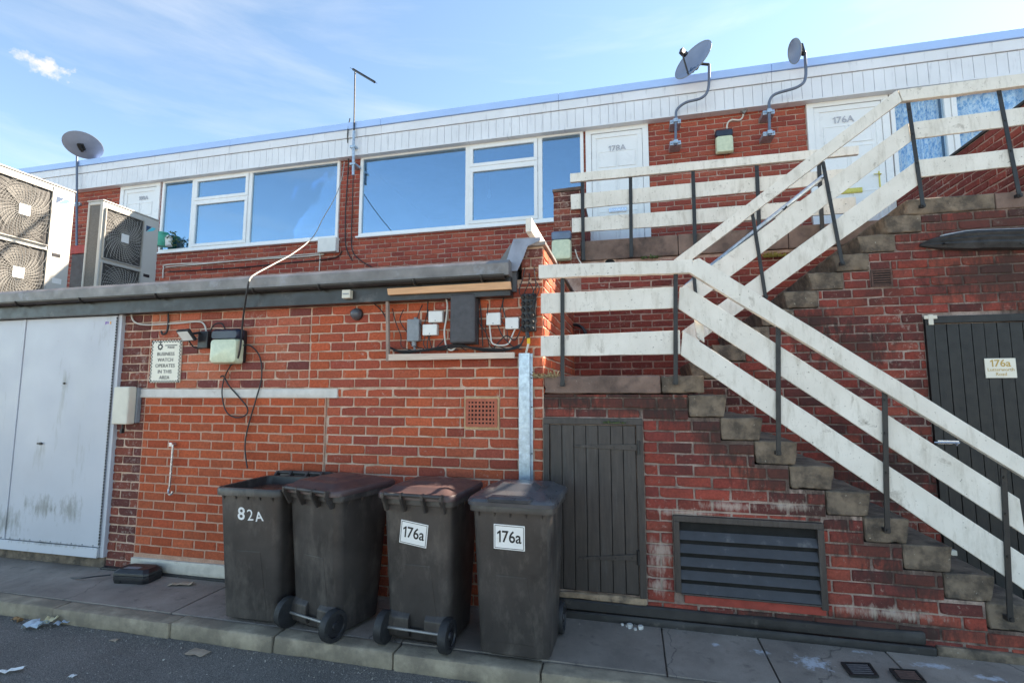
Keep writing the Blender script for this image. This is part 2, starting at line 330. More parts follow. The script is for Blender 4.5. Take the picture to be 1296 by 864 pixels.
GOLD = pm('gold_print', (0.52,0.33,0.08), 0.5, 0.1, 9)
GREYPRINT = pm('grey_door_number', (0.42,0.43,0.48), 0.4, 0.1, 9)
WHITEPAINT = pm('white_hand_paint', (0.75,0.75,0.74), 0.7, 0.15, 60)
CHROME = pm('dull_chrome', (0.62,0.64,0.68), 0.22, 0.1, 20, metal=0.9)
BRASS = pm('brass', (0.60,0.50,0.12), 0.35, 0.15, 20, metal=0.5)
PINE = pm('bare_pine', (0.66,0.36,0.19), 0.7, 0.15, 6, 0.2, 90, stretch=(1,8,14), stain=((0.40,0.24,0.14), 7, 0.62, (1,6,10)))
PINE_PALE = pm('weathered_pine', (0.62,0.50,0.41), 0.75, 0.15, 6, 0.2, 90, stretch=(1,8,14))
AC_WHITE = pm('ac_casing', (0.47,0.455,0.42), 0.45, 0.05, 3, stain=((0.45,0.42,0.36), 7, 0.66))
AC_WIRE = pm('ac_grille_wire', (0.36,0.345,0.315), 0.5, 0.05, 8)
AC_DARK = pm('ac_fan_dark', (0.045,0.042,0.039), 0.6, 0.2, 8)
AC_COIL = pm('ac_coil', (0.13,0.12,0.11), 0.6, 0.3, 30, metal=0.3, stretch=(1,1,6))
NAVY = pm('logo_navy', (0.01,0.05,0.12), 0.5, 0.05)
CYAN = pm('logo_cyan', (0.06,0.55,0.68), 0.5, 0.05)
DISH_GREY = pm('dish_grey', (0.20,0.235,0.32), 0.4, 0.08, 6)
TERRACOTTA = pm('terracotta', (0.44,0.12,0.07), 0.85, 0.15, 20, 0.4, 100)
DEEP = pm('dark_void', (0.008,0.008,0.008), 0.9, 0.1)
SLATE = pm('louvre_grey', (0.034,0.035,0.042), 0.5, 0.2, 9, stain=((0.15,0.14,0.13), 9, 0.6))
RED_PAINT = pm('red_painted_brick', (0.30,0.045,0.03), 0.7, 0.25, 9, 0.4, 60)
CARD = pm('cardboard', (0.40,0.31,0.23), 0.85, 0.2, 15)
RED_TILE = pm('red_clay', (0.42,0.05,0.04), 0.7, 0.2, 15)
TEAL = pm('teal_plastic', (0.03,0.33,0.24), 0.5, 0.15, 9)
GREEN_LEAF = pm('leaf_green', (0.07,0.11,0.035), 0.7, 0.4, 40)
STRAW = pm('dry_weed', (0.33,0.27,0.16), 0.85, 0.35, 40)
YELLOW = pm('yellow_sleeve', (0.75,0.45,0.02), 0.5, 0.1)
PURPLE = pm('purple_print', (0.16,0.05,0.35), 0.5, 0.1)
ORANGE = pm('orange_print', (0.72,0.30,0.05), 0.5, 0.1)
CABLE_B = pm('black_cable', (0.018,0.018,0.02), 0.5, 0.2)
CABLE_W = pm('pale_cable', (0.60,0.57,0.52), 0.5, 0.15)
ROOM = pm('room_wall', (0.10,0.13,0.17), 0.9, 0.1, 2)
def curtain_mat():
    t = NT('lace_curtain'); f = t.noise(30, 6, 0.7, stretch=(1,1,0.6))
    c = t.ramp(f, [(0.40, (0.22,0.45,0.75)), (0.52, (0.70,0.85,0.97)), (0.6, (0.92,0.95,0.98))]); return t.fin(c, 0.9)
CURTAIN = curtain_mat()
def glass_mat(name='window_glass', tint=(0.60,0.72,0.82,1), lo=0.36, hi=0.95):
    m = bpy.data.materials.new(name); m.use_nodes = True; n, l = m.node_tree.nodes, m.node_tree.links; n.clear()
    o = n.new('ShaderNodeOutputMaterial'); g = n.new('ShaderNodeBsdfGlossy'); g.inputs['Roughness'].default_value = 0.015; g.inputs['Color'].default_value = (0.60,0.84,1.0,1)
    tr = n.new('ShaderNodeBsdfTransparent'); tr.inputs['Color'].default_value = tint
    lw = n.new('ShaderNodeLayerWeight'); lw.inputs['Blend'].default_value = 0.35
    mr = n.new('ShaderNodeMapRange'); mr.inputs['To Min'].default_value = lo; mr.inputs['To Max'].default_value = hi
    nz = n.new('ShaderNodeTexNoise'); nz.inputs['Scale'].default_value = 2.2; nz.inputs['Detail'].default_value = 1; gp_ = n.new('ShaderNodeNewGeometry'); l.new(gp_.outputs['Position'], nz.inputs['Vector'])
    bu = n.new('ShaderNodeBump'); bu.inputs['Strength'].default_value = 0.04; bu.inputs['Distance'].default_value = 0.05; l.new(nz.outputs['Fac'], bu.inputs['Height']); l.new(bu.outputs[0], g.inputs['Normal'])
    mx = n.new('ShaderNodeMixShader'); l.new(lw.outputs['Fresnel'], mr.inputs[0]); l.new(mr.outputs[0], mx.inputs[0]); l.new(tr.outputs[0], mx.inputs[1]); l.new(g.outputs[0], mx.inputs[2]); l.new(mx.outputs[0], o.inputs[0])
    return m
GLASS = glass_mat(); GLASS_CLEAR = glass_mat('clear_glass', (0.95,0.97,0.98,1), 0.05, 0.5)
def lens_mat():
    t = NT('pale_green_lens'); c = t.ramp(t.noise(25), [(0.3, (0.50,0.56,0.40)), (0.7, (0.64,0.68,0.50))]); return t.fin(c, 0.25)
LENS = lens_mat()
def asphalt_mat():
    t = NT('asphalt'); c = t.ramp(t.noise(160, 4, 0.8), [(0.34, (0.06,0.054,0.050)), (0.52, (0.24,0.213,0.192)), (0.70, (0.50,0.45,0.40))])
    c = t.mix(1.0, c, t.ramp(t.noise(1.3, 6), [(0.3, (0.7,)*3), (0.7, (1.2,)*3)]), 'MULTIPLY')
    c = t.mix(t.ramp(t.noise(420, 2), [(0.70, (0,0,0)), (0.74, (0.8,)*3)]), c, (0.38,0.36,0.33))
    c = t.mix(t.ramp(t.noise(95, 3, 0.7), [(0.60, (0,0,0)), (0.66, (0.75,)*3)]), c, (0.40,0.37,0.34))
    t.bump(t.noise(130, 5, 0.8), 1.0, 0.02); return t.fin(c, 0.85)
ASPHALT = asphalt_mat()
def slab_mat():
    t = NT('pavement_slab'); c = t.ramp(t.noise(2.4, 9, 0.65), [(0.28, (0.18,0.150,0.128)), (0.72, (0.37,0.312,0.265))])
    c = t.mix(1.0, c, t.ramp(t.noise(260, 3), [(0.2, (0.65,)*3), (0.8, (1.35,)*3)]), 'MULTIPLY')
    c = t.mix(t.ramp(t.noise(9, 7, 0.7), [(0.56, (0,0,0)), (0.72, (0.6,)*3)]), c, (0.075,0.063,0.056))
    oi = t.n.new('ShaderNodeObjectInfo'); c = t.mix(1.0, c, t.ramp(oi.outputs['Random'], [(0, (0.85,)*3), (1, (1.12,)*3)]), 'MULTIPLY')
    vo = t.n.new('ShaderNodeTexVoronoi'); vo.feature = 'DISTANCE_TO_EDGE'; vo.inputs['Scale'].default_value = 0.55
    wob = t.n.new('ShaderNodeTexNoise'); wob.inputs['Scale'].default_value = 5; wob.inputs['Detail'].default_value = 6; t.l.new(t.geo.outputs['Position'], wob.inputs['Vector'])
    vm_ = t.n.new('ShaderNodeVectorMath'); vm_.operation = 'MULTIPLY_ADD'; vm_.inputs[1].default_value = (.35,.35,0); t.l.new(wob.outputs['Color'], vm_.inputs[0]); t.l.new(t.geo.outputs['Position'], vm_.inputs[2]); t.l.new(vm_.outputs[0], vo.inputs['Vector'])
    c = t.mix(t.ramp(vo.outputs['Distance'], [(0.0, (0.6,)*3), (0.0035, (0,0,0))]), c, (0.02,0.018,0.017))
    # splashed white paint, stays where it was spilt
    def blob(cx, cy, rx, ry):
        mp = t.n.new('ShaderNodeMapping'); mp.inputs['Location'].default_value = (-cx/rx, -cy/ry, 0); mp.inputs['Scale'].default_value = (1/rx, 1/ry, 0)
        t.l.new(t.geo.outputs['Position'], mp.inputs[0]); vm = t.n.new('ShaderNodeVectorMath'); vm.operation = 'LENGTH'; t.l.new(mp.outputs[0], vm.inputs[0])
        return t.math('SUBTRACT', 1.0, vm.outputs['Value'])
    for (px_, py_, rx, ry) in ((1028, 838, 0.17, 0.14), (962, 824, 0.09, 0.05), (1180, 842, 0.20, 0.06), (905, 815, 0.05, 0.04), (1090, 824, 0.10, 0.03), (1255, 858, 0.16, 0.05)):
        p = atZ(px_, py_, 0)
        m_ = t.math('ADD', blob(p.x, p.y, rx, ry), t.math('MULTIPLY', t.math('SUBTRACT', t.noise(24, 8, 0.75), 0.55), 3.2))
        c = t.mix(t.ramp(m_, [(0.25, (0,0,0)), (0.75, (0.8,)*3)]), c, (0.56,0.60,0.66))
    t.bump(t.noise(180, 5, 0.75), 0.5, 0.006); return t.fin(c, 0.82)
SLAB = slab_mat()

# ---------------------------------------------------------------- brick laying
BL, BC, JT = 0.237, 0.0785, 0.011       # brick length, course height, joint
YF = 3.60                               # upper facade
def brick_variant(k):
    """a unit brick: rough outline, worn arrises, now and then a knocked-off corner"""
    rnd = random.Random(100+k); c = 0.006
    def j(a): return rnd.uniform(-a, a)
    w, h = BL-JT, BC-JT; cx, cz = c/w, c/h
    ring1 = []; ring2 = []
    loop = ((-.5,-.5), (-.25,-.5), (.05,-.5), (.3,-.5), (.5,-.5), (.5,0), (.5,.5), (.25,.5), (-.05,.5), (-.3,.5), (-.5,.5), (-.5,0))
    wild = k >= 4; chip = rnd.choice((0, 4, 6, 10, -1, -1, -1, -1)) if wild else -1
    for i, (x, z) in enumerate(loop):
        a, b = x+j(.010 if wild else .004), z+j(.035 if wild else .014); e = 2.1 if i == chip else 1.0
        ring1.append((a, -.5+0.10*e+abs(j(.06)), b))
        sx = -1 if x > .45 else 1 if x < -.45 else 0; sz = -1 if z > .45 else 1 if z < -.45 else 0
        ring2.append((a+sx*cx*e*(1+j(.7)), -.5+j(.03), b+sz*cz*e*(1+j(.8))))
    n = len(loop); ring0 = [(x, .5, z) for x, _, z in ring1]
    vs = ring0+ring1+ring2; fs = []
    for r_ in (0, n):
        for i in range(n): fs.append((r_+i, r_+(i+1) % n, r_+n+(i+1) % n, r_+n+i))
    fs.append(tuple(range(2*n, 3*n)))
    return vs, fs
VARS = [brick_variant(k) for k in range(14)]
def subtract(rc, holes):
    rects = [rc]
    for (a, b, c, d) in holes:
        nr = []
        for (u0, u1, z0, z1) in rects:
            if b <= u0+1e-4 or a >= u1-1e-4 or d <= z0+1e-4 or c >= z1-1e-4: nr.append((u0, u1, z0, z1)); continue
            if a > u0: nr.append((u0, a, z0, z1))
            if b < u1: nr.append((b, u1, z0, z1))
            m0, m1 = max(u0, a), min(u1, b)
            if c > z0: nr.append((m0, m1, z0, c))
            if d < z1: nr.append((m0, m1, d, z1))
        rects = nr
    return rects
VMESH = {}
def var_mesh(k, mat):
    key = (k, mat.name)
    if key not in VMESH:
        me = bpy.data.meshes.new('brick'); vs, fs = VARS[k]; me.from_pydata(vs, [], fs)
        bm = bmesh.new(); bm.from_mesh(me); bmesh.ops.recalc_face_normals(bm, faces=bm.faces); bm.to_mesh(me); bm.free()
        me.materials.append(mat); VMESH[key] = me
    return VMESH[key]
def lay_bricks(parent, zones, O, U, Nout, limit=300, neat=False):
    """zones: list of (u0,u1,z0,z1,material,holes,phase); O origin, U direction along, Nout outward normal"""
    O, U, Nout = Vector(O), Vector(U), Vector(Nout); Dp = -Nout; base = wloc(parent)
    items = []
    for (u0, u1, z0, z1, mat, holes, ph) in zones:
        k0 = math.floor(z0/BC)
        for k in range(k0, int(math.ceil(z1/BC))):
            za, zb = max(z0, k*BC), min(z1, (k+1)*BC)
            if zb-za < 0.03: continue
            off = ph+(BL/2 if k % 2 else 0)
            i = math.floor((u0-off)/BL)
            while off+i*BL < u1:
                a, b = max(u0, off+i*BL), min(u1, off+(i+1)*BL); i += 1
                if b-a < 0.025: continue
                for (p, q, r_, s_) in subtract((a, b, za, zb), holes):
                    if q-p < 0.03 or s_-r_ < 0.03: continue
                    w, h = q-p-JT, s_-r_-JT
                    c = O+U*((p+q)/2)+Vector((0,0,(r_+s_)/2))
                    pr = project(c); sc_ = 0
                    if pr and -30 < pr[0] < 1326 and -20 < pr[1] < 884: sc_ = w*h/((c-CAM).length**2)
                    items.append((sc_, c, w, h, mat))
    items.sort(key=lambda t: -t[0])
    n_obj = len(items) if len(items) <= limit else limit
    dep = 0.05
    rest = {}
    for idx, (sc_, c, w, h, mat) in enumerate(items):
        k = random.randrange(4) if neat else random.randrange(2, 14); yo = random.uniform(-0.003, 0.003)*(.4 if neat else 1)
        if not neat: w *= random.uniform(.975, 1.012); h *= random.uniform(.95, 1.02)
        flip = random.choice((-1, 1))
        ctr = c+Dp*(dep/2+yo)+Vector((random.uniform(-.0015,.0015),0,random.uniform(-.0015,.0015)))
        mat4 = Matrix((U*w, Dp*dep, Vector((0,0,h)))).transposed().to_4x4()
        tilt = Matrix.Rotation(random.uniform(-.006,.006), 4, Nout)
        mat4 = tilt @ mat4
        if idx < n_obj and sc_ > 0:
            o = bpy.data.objects.new('brick', var_mesh(k, mat)); col.objects.link(o); o.parent = parent
            mm = mat4.copy(); mm.translation = ctr-base; o.matrix_local = mm
        else:
            mb = rest.setdefault(mat.name, (MB(), mat))[0]
            mm = mat4.copy(); mm.translation = ctr
            mb.add([mm @ Vector(v) for v in VARS[k][0]], VARS[k][1])
    for nm, (mb, mat) in rest.items():
        stuff(mb.build('brickwork', mat, parent))
def mortar_bed(name, rect, holes, O, U, Nout, mat, parent=None, rec=0.008, th=0.10):
    O, U, Nout = Vector(O), Vector(U), Vector(Nout)
    us = sorted({rect[0], rect[1], *[max(rect[0], min(rect[1], h[i])) for h in holes for i in (0, 1)]})
    zs = sorted({rect[2], rect[3], *[max(rect[2], min(rect[3], h[i])) for h in holes for i in (2, 3)]})
    bm = bmesh.new(); V = {}; base = wloc(parent) if parent else Vector((0,0,0))
    def vv(i, j):
        if (i, j) not in V: V[(i, j)] = bm.verts.new(O+U*us[i]+Vector((0,0,zs[j]))-Nout*rec-base)
        return V[(i, j)]
    fs = []
    for i in range(len(us)-1):
        for j in range(len(zs)-1):
            um, zm = (us[i]+us[i+1])/2, (zs[j]+zs[j+1])/2
            if any(h[0] < um < h[1] and h[2] < zm < h[3] for h in holes): continue
            fs.append(bm.faces.new((vv(i,j), vv(i+1,j), vv(i+1,j+1), vv(i,j+1))))
    r_ = bmesh.ops.extrude_face_region(bm, geom=fs)
    for v in [g for g in r_['geom'] if isinstance(g, bmesh.types.BMVert)]: v.co -= Nout*th
    bmesh.ops.recalc_face_normals(bm, faces=bm.faces)
    me = bpy.data.meshes.new(name); bm.to_mesh(me); bm.free(); me.materials.append(mat)
    o = bpy.data.objects.new(name, me); col.objects.link(o)
    if parent: o.parent = parent
    WL[o.name] = base
    return o
FRONT = ((0,0,0), (1,0,0), (0,-1,0))

# ================================================================ THE SETTING
structure(MB().box(-150, 150, -150, 150, -0.6, -0.105).build('road', ASPHALT))
pav = structure(MB().box(-12, 12, -0.64, 9.0, -0.5, -0.03).build('pavement', SLAB))
jx = [-9.0, -7.1, -5.24, -3.34, -1.5, 0.155, 0.765, 1.50, 2.5, 3.7, 5.0, 6.5, 8.0]
for a, b in zip(jx[:-1], jx[1:]):
    s = MB(); tw = random.uniform(-0.004, 0.004)
    s.prism([(a+.005,-.628,-.1+.1),(b-.005,-.628,0+tw),(b-.005,0.2,0+tw),(a+.005,0.2,0)], (0,0,-0.028))
    s.build('paving_slab', SLAB, pav, bevel=0.004)
kb = structure(MB().box(-12, 8, -0.752, -0.645, -0.5, -0.055).build('kerb', KERB))
kx = [-8.0, -7.1, -6.15, -5.2, -4.28, -3.2, -2.36, -1.49, -0.56, 0.36, 1.3, 2.2, 3.1, 4.0]
for a, b in zip(kx[:-1], kx[1:]):
    d1, d2 = random.uniform(-.008,.006), random.uniform(-.008,.006); h = random.uniform(-.006,.004)
    m = MB().prism([(a+.004,-.765+d1,-0.11),(b-.004,-.765+d2,-0.11),(b-.004,-.632,-0.11),(a+.004,-.632,-0.11)], (0,0,0.11+h))
    m.build('kerbstone', KERB, kb, bevel=0.014, seg=2, rough=.004)
def scatter_grit():
    m = MB(); rnd = random.Random(5)
    for i in range(2600):
        x = rnd.uniform(-6, 1.2)
        if rnd.random() < 0.6: y = -0.77-abs(rnd.gauss(0, .09)); z = -0.105
        elif rnd.random() < 0.5: y = rnd.uniform(-1.9, -.77); z = -0.105
        else: y = -abs(rnd.gauss(0, .10))-0.01; x = rnd.uniform(-6, 3); z = 0.0
        s = rnd.uniform(.002, .007)*(1.5 if rnd.random() < .08 else 1)
        p = Vector((x, y, z)); vs = [p+Vector((rnd.uniform(-s,s), rnd.uniform(-s,s), rnd.uniform(0,s*1.2))) for _ in range(4)]
        m.add(vs, [(0,1,2),(0,2,3),(0,3,1),(1,3,2)])
    return m
def chippings():
    m = MB(); rnd = random.Random(11)
    for i in range(15000):
        y = -.775-1.25*rnd.random()**1.2; x = rnd.uniform(-5.6, .9)
        s = rnd.uniform(.003, .0075); a = rnd.uniform(0, 6.28); p = Vector((x, y, -.1065))
        vs = [p+Vector((s*rnd.uniform(.6,1)*math.cos(a+k*2.09), s*rnd.uniform(.6,1)*math.sin(a+k*2.09), 0)) for k in range(3)]+[p+Vector((rnd.uniform(-.3,.3)*s, rnd.uniform(-.3,.3)*s, s*rnd.uniform(.3,.8)+.001))]
        m.add(vs, [(0,1,3),(1,2,3),(2,0,3)])
    return m
def chip_mat():
    t = NT('road_chippings'); c = t.ramp(t.geo.outputs['Random Per Island'], [(0, (0.06,0.055,0.052)), (.45, (0.19,0.173,0.16)), (.8, (0.34,0.31,0.28)), (1, (0.52,0.48,0.43))]); return t.fin(c, .85)
tag(stuff(chippings().build('road_chippings', chip_mat())), 'rough grey chippings set in the worn road surface', 'chippings')
g = stuff(scatter_grit().build('grit', pm('grit_stone', (0.34,0.31,0.27), 0.9, 0.5, 90)))
tag(g, 'loose pale grit and crumbs along the kerb and wall foot', 'grit')

# ---------------------------------------------------------------- lower brick wall
def ux(x, y=450, Y=0): return at(x, y, Y).x
XA, XB, XC, XC2, XD = ux(157,410), ux(188,450), ux(392,440), ux(412,560), -0.66
ZROOF = 2.47
ZBT, ZBB = at(300,492).z, at(300,503).z
XIL, XIR = ux(180,560), ux(411,560)
ZI0 = at(230,712).z
lw = empty('brick_wall', (-2.6,0,0), 'red brick ground-floor wall below the flat roof, behind the wheelie bins', 'wall')
airb = (at(588,503).x, at(632,503).x, at(610,543).z, at(610,502).z)
SD0, SD1, SDT, SDB = at(688,535).x, at(813,535).x, at(750,529).z, 0.175       # small door
inf = (XIL, XIR, 0.0, ZBT)
mortar_bed('mortar_bed', (-12.4, SD0, 0.0, 2.5), [], *FRONT, MO_MAIN, lw)
zones = [
    (-12.4, -6.78, 0.0, ZROOF, BR_MAIN, [], 0.0),
    (XA, XIL, 0.0, ZROOF, BR_DARK, [], 0.06),
    (XIL+.004, XC, ZBT, ZROOF, BR_PINK, [], 0.02),
    (XC+.004, XD, ZBT, ZROOF, BR_MAIN, [airb], -0.03),
    (XIR+.006, SD0-.004, 0.0, ZBT, BR_MAIN, [airb, (XD, 0, 1.55, 3)], -0.03),
]
lay_bricks(lw, zones, *FRONT)
MB().box(ux(172,497), ux(428,497), -0.016, 0.03, ZBB, ZBT).build('lintel', WHITE_RENDER, lw, bevel=0.003, seg=1, rough=.004)
MB().box(-12, XA+.0, -0.006, 0.12, 0.0, at(60,698).z).build('plinth', CONCRETE, lw, bevel=0.006)
MB().box(XA+.003, XIR, -0.045, 0.12, -0.02, at(230,722).z-.02).build('footing', DARK_PAINT, lw, bevel=0.01)
# bricked-up opening
ip = empty('brick_infill', ((XIL+XIR)/2,0,0), 'bright orange brick infill closing an old opening under the white lintel', 'wall')
mortar_bed('mortar_bed', (XIL, XIR, 0.0, ZBB), [], (0,-0.009,0), (1,0,0), (0,-1,0), MO_NEW, ip, rec=0.005, th=0.008)
lay_bricks(ip, [(XIL+.006, XIR-.006, ZI0+.02, ZBB, BR_NEW, [], 0.11)], (0,-0.009,0), (1,0,0), (0,-1,0), neat=True)
MB().box(XIL, XIR-.05, -0.034, 0.02, at(230,722).z-.02, ZI0+.02).build('render_strip', RENDER, ip, bevel=0.006, seg=1, rough=.010)
# terracotta air brick
ab = empty('air_brick', ((airb[0]+airb[1])/2, 0, airb[2]), 'square terracotta air brick with rows of round holes in the red wall', 'vent')
a0, a1, b0, b1 = airb
MB().box(a0, a1, -0.004, 0.03, b0, b1).build('mortar_surround', mortar_mat('mortar_buff', (0.60,0.42,0.24), (0.5,0.3,0.18)), ab, bevel=0.004)
a0 += .018; a1 -= .018; b0 += .022; b1 -= .018
MB().box(a0+.01, a1-.01, -0.0075, 0.0, b0+.01, b1-.01).build('back_plate', DEEP, ab)
lat = MB()
nx, nz = 8, 6
def slot(i, n, lo, hi): return lo+(hi-lo)*i/n
for i in range(nx+1):
    x = slot(i, nx, a0+.008, a1-.008); w = .0062 if 0 < i < nx else .012
    lat.box(x-w, x+w, -.014, -.004, b0, b1)
for k in range(nz+1):
    z = slot(k, nz, b0+.008, b1-.008); w = .0075 if 0 < k < nz else .012
    lat.box(a0, a1, -.0145, -.004, z-w, z+w)
lat.build('lattice', TERRACOTTA, ab)

# ---------------------------------------------------------------- staircase
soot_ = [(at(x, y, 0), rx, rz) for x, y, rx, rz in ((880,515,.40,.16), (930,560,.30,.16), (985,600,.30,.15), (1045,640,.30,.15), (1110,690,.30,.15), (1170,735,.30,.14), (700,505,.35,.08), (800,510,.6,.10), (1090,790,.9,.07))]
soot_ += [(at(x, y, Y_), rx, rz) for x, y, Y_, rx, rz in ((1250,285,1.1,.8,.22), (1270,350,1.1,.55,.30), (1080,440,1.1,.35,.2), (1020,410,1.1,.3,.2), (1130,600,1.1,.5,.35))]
lime_ = [(at(x, y, 0), rx, rz) for x, y, rx, rz in ((835,700,.14,.20), (835,740,.12,.1), (1000,640,.25,.06), (1120,775,.45,.06), (870,648,.35,.04), (920,640,.3,.05))]
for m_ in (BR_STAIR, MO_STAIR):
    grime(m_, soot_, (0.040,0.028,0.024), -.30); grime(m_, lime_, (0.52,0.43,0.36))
Y1, Y2 = 1.10, 2.10
ZL = 1.735                               # half landing
steps = [(0.388+0.211*k, 1.592-0.1575*k) for k in range(11)]
st = empty('staircase', (1.2, 0.6, 0.0), 'red brick staircase with worn concrete steps rising from pavement to upper walkway', 'staircase')
vent = (at(853,700).x, at(1043,700).x, at(900,765).z, at(950,656).z)
holes = [(-0.70, steps[0][0], ZL-.135, 5), (SD0-.002, SD1+.002, -1, SDT+.002), vent]
holes += [(x0, 9, z-.157, 5) for x0, z in steps]
mortar_bed('side_wall', (SD0, 2.75, 0.0, ZL), [(-0.70, steps[0][0], ZL-.14, 5)]+[(x0-.004, 9, z-.160, 5) for x0, z in steps], *FRONT, MO_STAIR, st, th=0.12)
sw = bpy.data.objects['side_wall']
lay_bricks(sw, [(SD0, 2.75, 0.0, ZL, BR_STAIR, holes, 0.05)], *FRONT)
for i, (x0, z) in enumerate(steps[:10]):
    m = MB(); e = random.uniform(-.008,.008)
    m.prism([(x0,-.006+e*.4,z),(x0+.268+e,-.006+e*.4,z+.002),(x0+.243+e,-.006+e*.4,z-.153),(x0+.004,-.006+e*.4,z-.153)], (0, Y1+.02, 0))
    m.build('step', CONCRETE, st, bevel=0.007, seg=1, rough=.007)
m = MB().box(-0.655, 0.20, -0.010, Y2, ZL-.135, ZL); m.build('landing_slab', CONCRETE_R, st, bevel=0.010, seg=1, rough=.008)
m = MB().box(0.206, 0.50, -0.004, Y2, ZL-.128, ZL-.003); m.build('landing_slab', CONCRETE, st, bevel=0.010, seg=1, rough=.008)
# painted plinth in two lengths
p0, p1, p2 = at(700,765).x, at(1030,800).x, at(1183,820).x
MB().box(p0, p2, -0.035, 0.01, -0.02, 0.05).build('plinth', DARK_PAINT, st, bevel=0.008, seg=1, rough=.006)
MB().box(p0+.01, p2-.05, -0.026, 0.01, 0.052, 0.128).build('plinth', DARK_PAINT, st, bevel=0.01, seg=1, rough=.007)
MB().box(p2+.004, 2.9, -0.03, 0.01, -0.02, 0.055).build('plinth', CONCRETE, st, bevel=0.008, seg=1, rough=.007)
# upper flight: side wall in the plane Y1
ups = [(0.513+0.2075*k, 1.89+0.1565*k) for k in range(9)]   # left end and tread height, rising to the right
ZT = 3.28
D2 = (at(1170,420,Y1).x, 3.25, 0.0, at(1230,399,Y1).z)
uh = [(-9, x0, z-.155, 9) for x0, z in ups]
uh2 = []
for k, (x0, z) in enumerate(ups): uh2.append((-9, x0+.285, z-.157, 9))
top_h = (-9, 9, ZT-.145, 9)
UPF = ((0,Y1,0), (1,0,0), (0,-1,0))
ab2 = (at(1102,352,Y1).x, at(1129,352,Y1).x, at(1115,363,Y1).z, at(1115,341,Y1).z)
mortar_bed('side_wall', (0.1, 10.0, 0.0, ZT-.14), [(-9, x0+.28, z-.16, 9) for x0, z in ups], *UPF, MO_STAIR, st, th=0.12)  # carried on unseen to the right, also to block the sun
sw2 = [o for o in bpy.data.objects if o.name.startswith('side_wall.')][-1]
lay_bricks(sw2, [(0.1, 10.0, 0.0, ZT-.145, BR_STAIR, uh2+[D2, ab2], 0.12)], *UPF)
for i, (x0, z) in enumerate(ups):
    e = random.uniform(-.006,.006)
    m = MB().prism([(x0,Y1-.006+e*.5,z),(x0+.285,Y1-.006+e*.5,z),(x0+.285,Y1-.006+e*.5,z-.152),(x0+.03,Y1-.006+e*.5,z-.152)], (0, Y2-Y1-.01, 0))
    m.build('step', CONCRETE, st, bevel=0.007, seg=1, rough=.007)
MB().box(2.36, 3.0, Y1-.012, Y2+.0, ZT-.14, ZT).build('coping', CONCRETE, st, bevel=0.010, seg=1, rough=.007)
MB().box(3.006, 10.0, Y1-.008, Y2+.0, ZT-.14, ZT-.003).build('coping', CONCRETE_R, st, bevel=0.010)
# landing back wall below the walkway
bw = empty('retaining_wall', (0.6, Y2, ZL), 'dark red brick wall behind the half landing, under the walkway slab', 'wall')
ph = (at(763,335,Y2).x, at(781,335,Y2).x, at(772,344,Y2).z, at(772,325,Y2).z)
mortar_bed('mortar_bed', (-0.68, 3.6, 1.0, 3.17), [], (0,Y2,0), (1,0,0), (0,-1,0), MO_UP, bw)
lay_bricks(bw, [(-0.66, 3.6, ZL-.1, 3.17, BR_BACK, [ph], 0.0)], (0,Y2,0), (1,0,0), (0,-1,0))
phx, phz = (ph[0]+ph[1])/2, (ph[2]+ph[3])/2
MB().box(ph[0]+.01, ph[1]-.01, Y2-.002, Y2+.03, ph[2]+.005, ph[3]-.01).build('mortar_patch', MO_MAIN, bw, bevel=.004)
m = MB(); n = 20
for r0, r1, ya, yb in ((.062,.05,-.012,-.012),):
    ro = [(phx+r0*math.cos(2*math.pi*i/n), Y2-.004, phz+r0*math.sin(2*math.pi*i/n)) for i in range(n)]
    rf = [(phx+r0*math.cos(2*math.pi*i/n), Y2-.014, phz+r0*math.sin(2*math.pi*i/n)) for i in range(n)]
    ri = [(phx+r1*math.cos(2*math.pi*i/n), Y2-.014, phz+r1*math.sin(2*math.pi*i/n)) for i in range(n)]
    rb = [(phx+r1*math.cos(2*math.pi*i/n), Y2-.003, phz+r1*math.sin(2*math.pi*i/n)) for i in range(n)]
    m.loft([ro, rf, ri, rb], False, True)
m.build('pipe_opening', DEEP, bw)
# walkway
wk = empty('walkway', (0.8, 2.8, 3.2), 'stained concrete first-floor walkway slab in front of the flat doors', 'walkway')
xs = [-0.56, 0.55, 1.70, 2.9, 4.2, 6.0, 8.0, 10.0]
for a, b in zip(xs[:-1], xs[1:]):
    MB().box(a+.003, b-.003, Y2-.02, YF+.1, 3.175, 3.42+random.uniform(-.004,.004)).build('concrete_slab', CONCRETE_R, wk, bevel=.012)
# return wall at the end of the lower wall
rw = empty('brick_wall', (-0.755, 1.0, ZL), 'brick return wall beside the half landing, capped with grey lead', 'wall')
XR, ZRT = -0.655, 2.76
mortar_bed('mortar_bed', (0.014, 2.1, 1.6, ZRT), [], (XR,0,0), (0,1,0), (1,0,0), MO_MAIN, rw, th=0.17)
lay_bricks(rw, [(0.008, 2.1, 1.60, ZRT, BR_MAIN, [], 0.0)], (XR,0,0), (0,1,0), (1,0,0))
lay_bricks(rw, [(-0.84, XR-.006, ZROOF+.01, ZRT, BR_DARK, [], 0.07)], (0,0.0,0), (1,0,0), (0,-1,0))
m = MB().box(-0.87, XR+.02, -0.03, 2.12, ZRT, ZRT+.03); m.build('capping', LEAD, rw, bevel=.006)
m = MB(); m.prism([(-1.06,-.0,2.60),(-0.85,-.0,2.60),(-0.85,-.0,2.79),(-0.93,-.0,2.79)], (0,1.6,0)); m.build('flashing', LEAD, rw, bevel=.006)
m = MB().prism([at(650,303,-.05), at(684,300.5,-.05), at(684,305,-.05), at(668,312,-.05), at(662,328,-.05), at(655,343,-.05), at(628,346,-.05), at(642,328,-.05)], (0,-.012,0)); m.build('flashing', LEAD_PALE, rw, bevel=.003)
